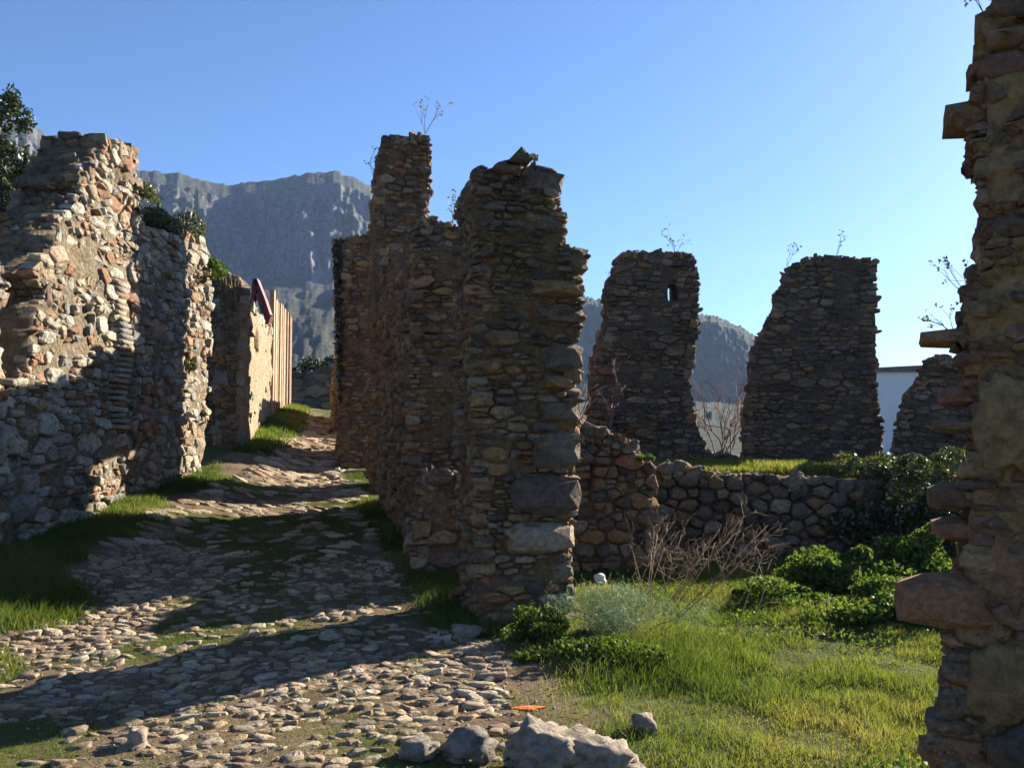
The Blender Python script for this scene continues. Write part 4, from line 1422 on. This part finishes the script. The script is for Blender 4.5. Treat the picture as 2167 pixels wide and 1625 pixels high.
# orange paint mark on the bare earth
p = at(1118, 1492, 1.6 / ((1492 - 930) / 2000 + 0.03))
rngp = np.random.default_rng(4)
ring = [(p[0] + 0.075 * math.cos(a) * rngp.uniform(0.5, 1.3), p[1] + 0.045 * math.sin(a) * rngp.uniform(0.5, 1.3)) for a in np.linspace(0, 6.28, 17)[:-1]]
V = [(x, y, float(H(x, y)) + 0.009) for x, y in ring] + [(p[0], p[1], float(H(p[0], p[1])) + 0.014)] + [(x, y, float(H(x, y)) - 0.02) for x, y in ring]
n = len(ring)
o = link_mesh('paint_mark', V, [(k, (k + 1) % n, n) for k in range(n)] + [(n + 1 + k, n + 1 + (k + 1) % n, (k + 1) % n, k) for k in range(n)], M['orange_paint'], None)
tag(o, 'splash of orange paint on bare earth at the lane edge', 'paint mark')


# ------------------------------------------------------------------ grass
def scatter(rng, n, x0, x1, y0, y1, fn):
    x, y = rng.uniform(x0, x1, n), rng.uniform(y0, y1, n)
    k = rng.random(n) < fn(x, y)
    return x[k], y[k]


def grass_field(name, label, seed, n, box, fn, hfn, wid, lean=0.4, tfn=None):
    rng = np.random.default_rng(seed)
    x, y = scatter(rng, n, *box, fn)
    z = H(x, y) - 0.01
    h = hfn(x, y) * rng.uniform(0.5, 1.35, len(x))
    t = np.clip(0.44 + 0.4 * fbm(x * 1.2, y * 1.2, 0, seed, 3) + rng.normal(0, 0.14, len(x)), 0, 1) if tfn is None else tfn(x, y, rng)
    w = wid * rng.uniform(0.6, 1.4, len(x)) * np.clip(0.6 + y / 12, 0.7, 1.7)
    o = blades(name, np.stack([x, y, z], 1), h, w, rng, M['grass'], lean, t)
    tag(o, label, 'grass', kind='stuff')
    return o


def inview(x, y):
    return (np.abs(x) < 0.58 * y + 0.9)


def clump(x, y, s, f=1.0):
    return smooth((fbm(x * f, y * f, 0, s, 3) + 0.15) / 0.5)


def lawn_fn(x, y):
    a = green_mask(x, y) * inview(x, y) * (x > cobble_right(y) - 0.3)
    return a * (0.62 + 0.38 * clump(x, y, 51, 1.5)) * (y < 10.3) * np.clip(1.25 - y / 16, 0.5, 1)


def lawn_h(x, y):
    d = np.hypot((x - 0.75), (y - 6.3) / 1.3)
    return 0.027 + 0.02 * clump(x, y, 52, 0.8) + 0.035 * clump(x, y, 53, 2.6) * clump(x, y, 54, 0.6) + 0.07 * smooth((1.0 - d) / 0.8) + 0.03 * smooth((y - 7) / 3)


grass_field('grass', 'sunny grass of the lawn right of the pier', 301, 400000, (-0.3, 6.2, 3.9, 10.4), lawn_fn, lawn_h, 0.0022, 0.6)


def left_fn(x, y):
    return green_mask(x, y) * inview(x, y) * (x < -2.0) * (x > -4.65) * (0.4 + 0.6 * clump(x, y, 61, 1.5))


def left_h(x, y):
    near = smooth((-2.9 - x) / 0.7) * smooth((9.5 - y) / 1.5)
    wallside = smooth((-3.7 - x) / 0.8) * smooth((y - 8) / 2)
    return 0.03 + 0.12 * near + 0.07 * wallside


grass_field('grass', 'grass verge below the left hand walls', 302, 260000, (-5.0, -1.9, 4.4, 16.5), left_fn, left_h, 0.0026, 0.5, lambda x, y, r: np.clip(0.3 + 0.3 * fbm(x * 1.2, y * 1.2, 0, 302, 3) + 0.12 * r.normal(size=len(x)), 0, 1))
grass_field('grass', 'grass verge below the ochre wall up the slope', 305, 60000, (-7.0, -3.6, 16.5, 28), lambda x, y: smooth((np.interp(y, [16, 22, 28], [-4.0, -4.6, -5.9]) - x) / 0.6) * (x > np.interp(y, [17, 27], [-4.9, -6.75])), lambda x, y: 0.12 + 0 * x, 0.006, 0.5)
grass_field('grass', 'thin grass tufts between the cobbles of the lane', 303, 200000, (-3.6, 0.4, 3.8, 13), lambda x, y: inview(x, y) * (x < cobble_right(y) + 0.25) * np.maximum(0.85 * smooth((fbm(x * 0.9, y * 0.9, 0, 41, 3) - 0.05 + 0.45 * smooth((6.4 - y) / 1.2)) / 0.5), smooth((x - (wall_x(y) - 0.42)) / 0.25) * (y > 6.7)), lambda x, y: 0.03 + 0.07 * smooth((x - (wall_x(y) - 0.42)) / 0.2) * (y > 6.7), 0.0022, 0.7)
grass_field('grass', 'bright grass on the terrace top behind the retaining wall', 304, 60000, (0.9, 8.2, 10.85, 14.0), lambda x, y: 0.9 * inview(x, y), lambda x, y: 0.08 + 0.05 * clump(x, y, 71, 1.2), 0.005, 0.4,
            lambda x, y, r: np.clip(0.6 + 0.2 * r.normal(size=len(x)), 0, 1))


rng = np.random.default_rng(310)
x, y = scatter(rng, 60000, -0.2, 5.5, 4.0, 10.0, lambda x, y: lawn_fn(x, y) * smooth((fbm(x * 1.7, y * 1.7, 0, 91, 3) - 0.1) / 0.4))
wd = leaves('weeds', np.stack([x, y, H(x, y) + rng.uniform(0.01, 0.085, len(x))], 1), 0.026, rng, M['leaf_bright'], None, 0.3, 0.65)
tag(wd, 'low broad leaved weeds mixed into the lawn', 'weeds', kind='stuff')


# ------------------------------------------------------------------ plants
def shrub(name, label, centre, radius, n, leaf, mat, seed, cat='shrub', group=None, lumps=9, stems=7, up=0.3, aspect=0.5, stem_mat='bark', flat_base=True):
    rng = np.random.default_rng(seed)
    c = np.array(centre, float); r = np.array(radius, float)
    root = empty(name, c, label, cat, group)
    L = rng.normal(size=(lumps, 3)); L /= np.linalg.norm(L, axis=1)[:, None]
    L[:, 2] = np.abs(L[:, 2])
    L = L * rng.uniform(0.25, 0.95, (lumps, 1))
    k = rng.integers(0, lumps, n)
    d = rng.normal(size=(n, 3)); d /= np.linalg.norm(d, axis=1)[:, None]
    q = L[k] + d * (rng.uniform(0.3, 1.0, (n, 1)) ** 0.5) * rng.uniform(0.16, 0.42, lumps)[k][:, None]
    P = c + q * r
    if flat_base: P[:, 2] = np.maximum(P[:, 2], c[2] + 0.01 + 0.03 * rng.random(n))
    leaves('foliage', P, leaf, rng, mat, root, up, aspect)
    T = Tubes()
    for s in range(stems):
        e = c + L[s % lumps] * r * rng.uniform(0.9, 1.25)
        m = (c + e) / 2 + rng.normal(0, 0.08, 3) * r
        T.add([c + rng.normal(0, 0.05, 3) * r * np.array([1, 1, 0]) - np.array([0, 0, 0.03]), m, e], [0.02 * r[2] + 0.003, 0.012 * r[2] + 0.002, 0.003], 4)
    T.build('stem', M[stem_mat], root)
    return root


def gp(px, py, Y):
    p = at(px, py, Y)
    return (p[0], Y, float(H(p[0], Y)))


# leafy clumps on the lawn
shrub('leafy_clump', 'bright green leafy clump at the middle of the lawn edge', gp(1790, 1240, 8.4), (0.62, 0.45, 0.42), 9000, 0.042, M['leaf_bright'], 401, 'shrub', lumps=26, aspect=0.75)
shrub('leafy_clump', 'tallest leafy clump against the retaining wall near the jamb', gp(1935, 1215, 9.0), (0.6, 0.4, 0.5), 8500, 0.04, M['leaf_bright'], 402, 'shrub', lumps=24, aspect=0.7)
shrub('leafy_clump', 'spreading low leafy clump reaching behind the jutting slab', gp(1880, 1310, 7.2), (0.75, 0.5, 0.3), 9000, 0.036, M['leaf_bright'], 403, 'shrub', lumps=30, aspect=0.7)
shrub('leafy_clump', 'small low leafy clump left of the larger green clumps', gp(1640, 1275, 7.9), (0.5, 0.35, 0.2), 4200, 0.034, M['leaf_bright'], 404, 'shrub', lumps=18, aspect=0.7)
shrub('weed_patch', 'fresh leafy weeds crowding the front foot of the pier', gp(1150, 1345, 6.55), (0.42, 0.25, 0.24), 4200, 0.034, M['leaf_bright'], 405, 'weeds', lumps=14, aspect=0.5)
shrub('weed_patch', 'fresh leafy weeds right of the pier foot below the fennel', gp(1270, 1390, 6.1), (0.5, 0.35, 0.22), 4200, 0.034, M['leaf_bright'], 406, 'weeds', lumps=14, aspect=0.5)
shrub('bramble_bush', 'dark bramble bush spilling over the end of the retaining wall', (at(1930, 1050, 10.1)[0], 10.1, 0.6), (1.15, 0.5, 0.85), 11000, 0.05, M['leaf_mid'], 407, 'bush', lumps=16, flat_base=False, aspect=0.6)
shrub('bramble_bush', 'thin olive bramble on top of the terrace wall left of the dark one', (at(1850, 1010, 10.6)[0], 10.6, 1.15), (0.55, 0.4, 0.35), 2600, 0.045, M['leaf_mid'], 408, 'bush', lumps=10, aspect=0.6)
shrub('wall_shrub', 'tangled shrub growing on top of the plant topped wall block', (LX - 0.3, 12.6, at(340, 490, 12.6)[2] - 0.02), (0.55, 1.5, 0.62), 7500, 0.055, M['leaf_mid'], 409, 'shrub', lumps=14)
shrub('wall_shrub', 'green tuft hanging from the upper corner of the second left block', (LX + 0.05, 14.2, at(445, 590, 14.2)[2]), (0.3, 0.3, 0.34), 2200, 0.045, M['leaf_bright'], 410, 'shrub', lumps=9, flat_base=False, stems=3)
shrub('wall_shrub', 'small fern tuft on the sunlit band of the second left block', (LX + 0.05, 13.3, at(405, 780, 13.3)[2]), (0.16, 0.2, 0.2), 700, 0.04, M['leaf_mid'], 411, 'shrub', lumps=7, flat_base=False, stems=3)
shrub('evergreen_bush', 'dark bushes over the wall at the top of the lane', (at(650, 780, 34)[0], 34.5, 3.6), (1.6, 0.8, 1.2), 5000, 0.13, M['leaf_dark'], 412, 'bush', lumps=14)
shrub('evergreen_bush', 'dark bush beside the first one, against the far lane wall', (at(705, 780, 34)[0], 35.2, 3.4), (1.1, 0.8, 1.5), 3500, 0.13, M['leaf_dark'], 413, 'bush', lumps=10)
shrub('moss_tuft', 'tuft of green growing on the broken top of the tall pier', (at(1110, 335, 7.2)[0], 7.2, at(1110, 350, 7.2)[2]), (0.14, 0.12, 0.09), 500, 0.025, M['leaf_mid'], 414, 'plant', lumps=6, stems=2)
shrub('moss_tuft', 'grassy tuft on the slumped rubble beside the terrace', (at(1370, 970, 9.2)[0], 9.35, at(1370, 975, 9.35)[2]), (0.13, 0.12, 0.1), 500, 0.03, M['leaf_bright'], 415, 'plant', lumps=6, stems=2)

# ivy down the edge of the far section
rng = np.random.default_rng(420)
root = empty('ivy', (farO[0], 17.0, 1.1), 'dark ivy hanging down the lane edge of the far wall section', 'ivy')
n = 3200
v = rng.uniform(0, 1, n) ** 0.8
z = 2.2 + (5.25 - 2.2) * v
P = np.stack([farO[0] - 0.06 - 0.16 * rng.random(n) * (0.4 + v), 17.0 + rng.uniform(-0.05, 0.8, n), z], 1)
leaves('foliage', P, 0.07, rng, M['ivy'], root, 0, 0.8)
T = Tubes()
for k in range(4):
    y0 = 17.1 + 0.2 * k
    T.add([(farO[0] - 0.04, y0, 1.0), (farO[0] - 0.06, y0 + 0.05, 2.6), (farO[0] - 0.05, y0 - 0.05, 4.0), (farO[0] - 0.08, y0, 5.1)], [0.02, 0.016, 0.012, 0.006], 4)
T.build('stem', M['bark'], root)

# trailing stems on the shaded end wall
root = empty('creeper', (at(480, 600, 16.85)[0], 16.8, 3.0), 'thin creeper stems trailing down the shaded end wall', 'creeper')
T = Tubes(); LP = []
rng = np.random.default_rng(421)
for k in range(9):
    x = 462 + 45 * rng.random(); y0 = 575 + 20 * rng.random(); L = 60 + 110 * rng.random()
    pts = [at(x + 14 * math.sin(j * 0.9 + k) * j / 6, y0 + L * j / 6, 16.84 - 0.03 * rng.random()) for j in range(7)]
    T.add(pts, np.linspace(0.012, 0.004, 7), 4)
    for q in pts[1:]: LP += [q + rng.normal(0, 0.05, 3) * np.array([1, 0.4, 1]) for _ in range(7)]
T.build('stem', M['twig'], root)
leaves('foliage', np.array(LP), 0.05, rng, M['leaf_mid'], root, 0, 0.6)

# evergreen tree at the left edge
root = empty('evergreen_tree', (-7.5, 13.5, 0.9), 'dark evergreen tree behind the wall at the left edge', 'tree')
rng = np.random.default_rng(430)
T = Tubes()
T.add([(-7.5, 13.5, 0.8), (-7.45, 13.5, 2.5), (-7.5, 13.5, 4.2), (-7.45, 13.5, 6.2)], [0.16, 0.12, 0.08, 0.02], 7)
for k in range(26):
    a = k * 2.4; z = 2.4 + 3.4 * k / 26; r = 1.0 - 0.55 * k / 26
    T.add([(-7.47, 13.5, z), (-7.47 + 0.6 * r * math.cos(a), 13.5 + 0.6 * r * math.sin(a), z + 0.25), (-7.47 + r * math.cos(a), 13.5 + r * math.sin(a), z + 0.55)], [0.04, 0.025, 0.008], 4)
T.build('trunk', M['bark'], root)
C = []
for k in range(130):
    z = rng.uniform(2.2, 6.5); rr = (1.35 - 0.8 * ((z - 2.2) / 4.3) ** 1.5) * rng.uniform(0.3, 1.0); a = rng.uniform(0, 6.28)
    c = np.array([-7.47 + rr * math.cos(a), 13.5 + rr * math.sin(a), z]); s = rng.uniform(0.12, 0.26)
    q = rng.normal(size=(230, 3)); q /= np.linalg.norm(q, axis=1)[:, None]
    C.append(c + q * s * rng.uniform(0.4, 1.0, (230, 1)) * np.array([1, 1, 1.4]))
leaves('crown', np.concatenate(C), 0.075, rng, M['leaf_dark'], root, 0.5, 0.45)


# bare and dry plants
def branching(T, rng, p, d, L, r, depth, spread=0.45, n=3, tips=None, droop=0.0):
    d = d / np.linalg.norm(d)
    m = p + d * L * 0.5 + rng.normal(0, 0.05 * L, 3)
    e = p + d * L + rng.normal(0, 0.06 * L, 3)
    T.add([p, m, e], [r, r * 0.85, r * 0.62], 4 if depth > 1 else 3)
    if depth == 0:
        if tips is not None: tips.append(e)
        return
    for k in range(n):
        q = m + (e - m) * rng.uniform(0.0, 1.0)
        nd = d + rng.normal(0, spread, 3); nd[2] -= droop
        branching(T, rng, q, nd, L * rng.uniform(0.55, 0.85), r * 0.6, depth - 1, spread, n, tips, droop)


rng = np.random.default_rng(440)
bp = np.array([at(1530, 960, 17.5)[0], 17.5, 1.1])
root = empty('bare_shrub', bp, 'leafless reddish shrub between the two terrace piers', 'shrub')
T = Tubes()
for k in range(9):
    branching(T, rng, bp + rng.normal(0, 0.08, 3) * np.array([1, 1, 0]), np.array([rng.normal(0, 0.55), rng.normal(0, 0.3), 1.0]), 0.95, 0.014, 3, 0.42, 3)
T.build('branches', M['twig_red'], root)
rng = np.random.default_rng(441)
bp = np.array([at(1235, 930, 12.4)[0] + 0.1, 12.4, 1.15])
root = empty('bare_shrub', bp, 'leafless grey shrub showing between the near pier and the slit pier', 'shrub')
T = Tubes()
for k in range(5):
    branching(T, rng, bp, np.array([rng.normal(0, 0.25), rng.normal(0, 0.2), 1.0]), 0.7, 0.012, 3, 0.4, 3)
T.build('branches', M['twig_red'], root)

# dry stalks on the lawn
for i, (px, py, Y, topx, topy, lab) in enumerate([(1375, 1330, 7.2, 1420, 1150, 'dry upright stalks leaning right, nearest to the fennel'),
                                                   (1415, 1310, 7.3, 1590, 1140, 'long dry stalks leaning far right across the lawn'),
                                                   (1560, 1345, 6.7, 1640, 1230, 'short dry stalk standing alone before the low leafy clump')]):
    rng = np.random.default_rng(450 + i)
    b0 = np.array(gp(px, py, Y)); tp = at(topx, topy, Y + 0.1)
    root = empty('dry_stalks', b0, lab, 'stalks')
    T = Tubes()
    for k in range((6, 7, 2)[i]):
        e = tp + rng.normal(0, 0.13, 3)
        s = b0 + np.append(rng.normal(0, 0.07, 2), -0.02)
        m = (s + e) / 2 + rng.normal(0, 0.03, 3)
        T.add([s, m, e], [0.004, 0.0035, 0.002], 4)
        for j in range(4):
            branching(T, rng, m + (e - m) * rng.uniform(0.2, 1), (e - s) + rng.normal(0, 0.35, 3), 0.16, 0.0028, 1, 0.6, 2)
    T.build('stem', M['twig'], root)
rng = np.random.default_rng(455)
b0 = np.array(gp(1480, 1225, 8.9))
root = empty('dry_bush', b0, 'tangled dry brown bush at the foot of the retaining wall', 'bush')
T = Tubes()
for k in range(26):
    s = b0 + np.array([rng.uniform(-0.6, 0.6), rng.uniform(-0.2, 0.2), -0.02])
    branching(T, rng, s, np.array([rng.normal(0, 0.5), rng.normal(0, 0.3), 1.0]), 0.26, 0.004, 2, 0.7, 3)
T.build('stem', M['twig'], root)

# fennel
rng = np.random.default_rng(460)
b0 = np.array(gp(1320, 1370, 6.6))
root = empty('fennel', b0, 'feathery grey green fennel plant beside the pier', 'fennel')
T = Tubes(); C = []
for k in range(26):
    e = b0 + np.array([rng.normal(0, 0.2), rng.normal(0, 0.16), rng.uniform(0.14, 0.36)])
    m = (b0 + e) / 2 + np.array([0, 0, 0.04])
    T.add([b0, m, e], [0.006, 0.004, 0.002], 3)
    C.append(e + rng.normal(0, 1, (330, 3)) * np.array([0.075, 0.065, 0.05]))
T.build('stem', M['fennel'], root)
leaves('foliage', np.concatenate(C), 0.045, rng, M['fennel'], root, 0.4, 0.06)

# wispy weeds growing on the wall tops
tops = [(900, 280, 13.9, 0.45, 'wispy dry weed on top of the tallest tower', 4), (790, 370, 14.2, 0.3, 'thin dry weed on the lane edge of the tallest tower', 4),
        (958, 470, 9.9, 0.22, 'small dry weed in the notch between pier and middle section', 3), (1428, 532, 14.7, 0.25, 'thin dry weed on top of the slit pier', 3),
        (1665, 560, 14.8, 0.28, 'single dry stem on the shoulder of the wide pier', 2), (1770, 540, 14.9, 0.3, 'bent dry stem on top of the wide pier', 2),
        (2050, 606, 3.0, 0.10, 'small leggy weed growing on the jamb above the thin slab', 3), (2022, 690, 3.0, 0.09, 'seed headed weed sprouting beside the thin slab of the jamb', 3),
        (1290, 600, 14.6, 0.2, 'tiny dry weed on the left shoulder of the slit pier', 2), (2080, 8, 3.0, 0.08, 'twig poking out of the jamb at the top edge', 2)]
for i, (px, py, Y, L, lab, n) in enumerate(tops):
    rng = np.random.default_rng(470 + i)
    b0 = at(px, py, Y)
    root = empty('dry_weed', b0, lab, 'weed')
    T = Tubes(); tips = []
    for k in range(n):
        d = np.array([rng.normal(0.15, 0.45), rng.normal(0, 0.3), 1.0])
        if Y < 5: d[0] = -abs(d[0]) - 0.3
        branching(T, rng, b0 - np.array([0, 0, 0.03]), d, L * rng.uniform(0.6, 1.0), 0.0016 * (Y / 5) ** 0.8 + 0.0006, 1, 0.4, 3, tips)
    T.build('stem', M['twig'], root)
    tp = np.concatenate([t + rng.normal(0, 0.012 * (Y / 6), (4, 3)) for t in tips])
    leaves('seed_heads', tp, 0.008 + 0.0022 * Y, rng, M['leaf_mid'], root, 0, 0.6)

# ------------------------------------------------------------------ haze
bm = bmesh.new()
bmesh.ops.create_cube(bm, size=1.0)
me = bpy.data.meshes.new('haze')
bm.to_mesh(me); bm.free()
hz = bpy.data.objects.new('haze', me)
hz.scale = (2600, 2400, 360)
hz.location = (0, 300, 360 / 2 - 70)
COL.objects.link(hz)
b = NB('pale_air')
pv = b.n("ShaderNodeVolumePrincipled")
pv.inputs["Color"].default_value = (0.42, 0.62, 1.0, 1)
pv.inputs["Density"].default_value = 0.00016
pv.inputs["Anisotropy"].default_value = 0.1
b.l(pv.outputs[0], b.out.inputs["Volume"])
me.materials.append(b.m)
tag(hz, 'thin blue haze in the air before the mountain', 'haze', kind='stuff')
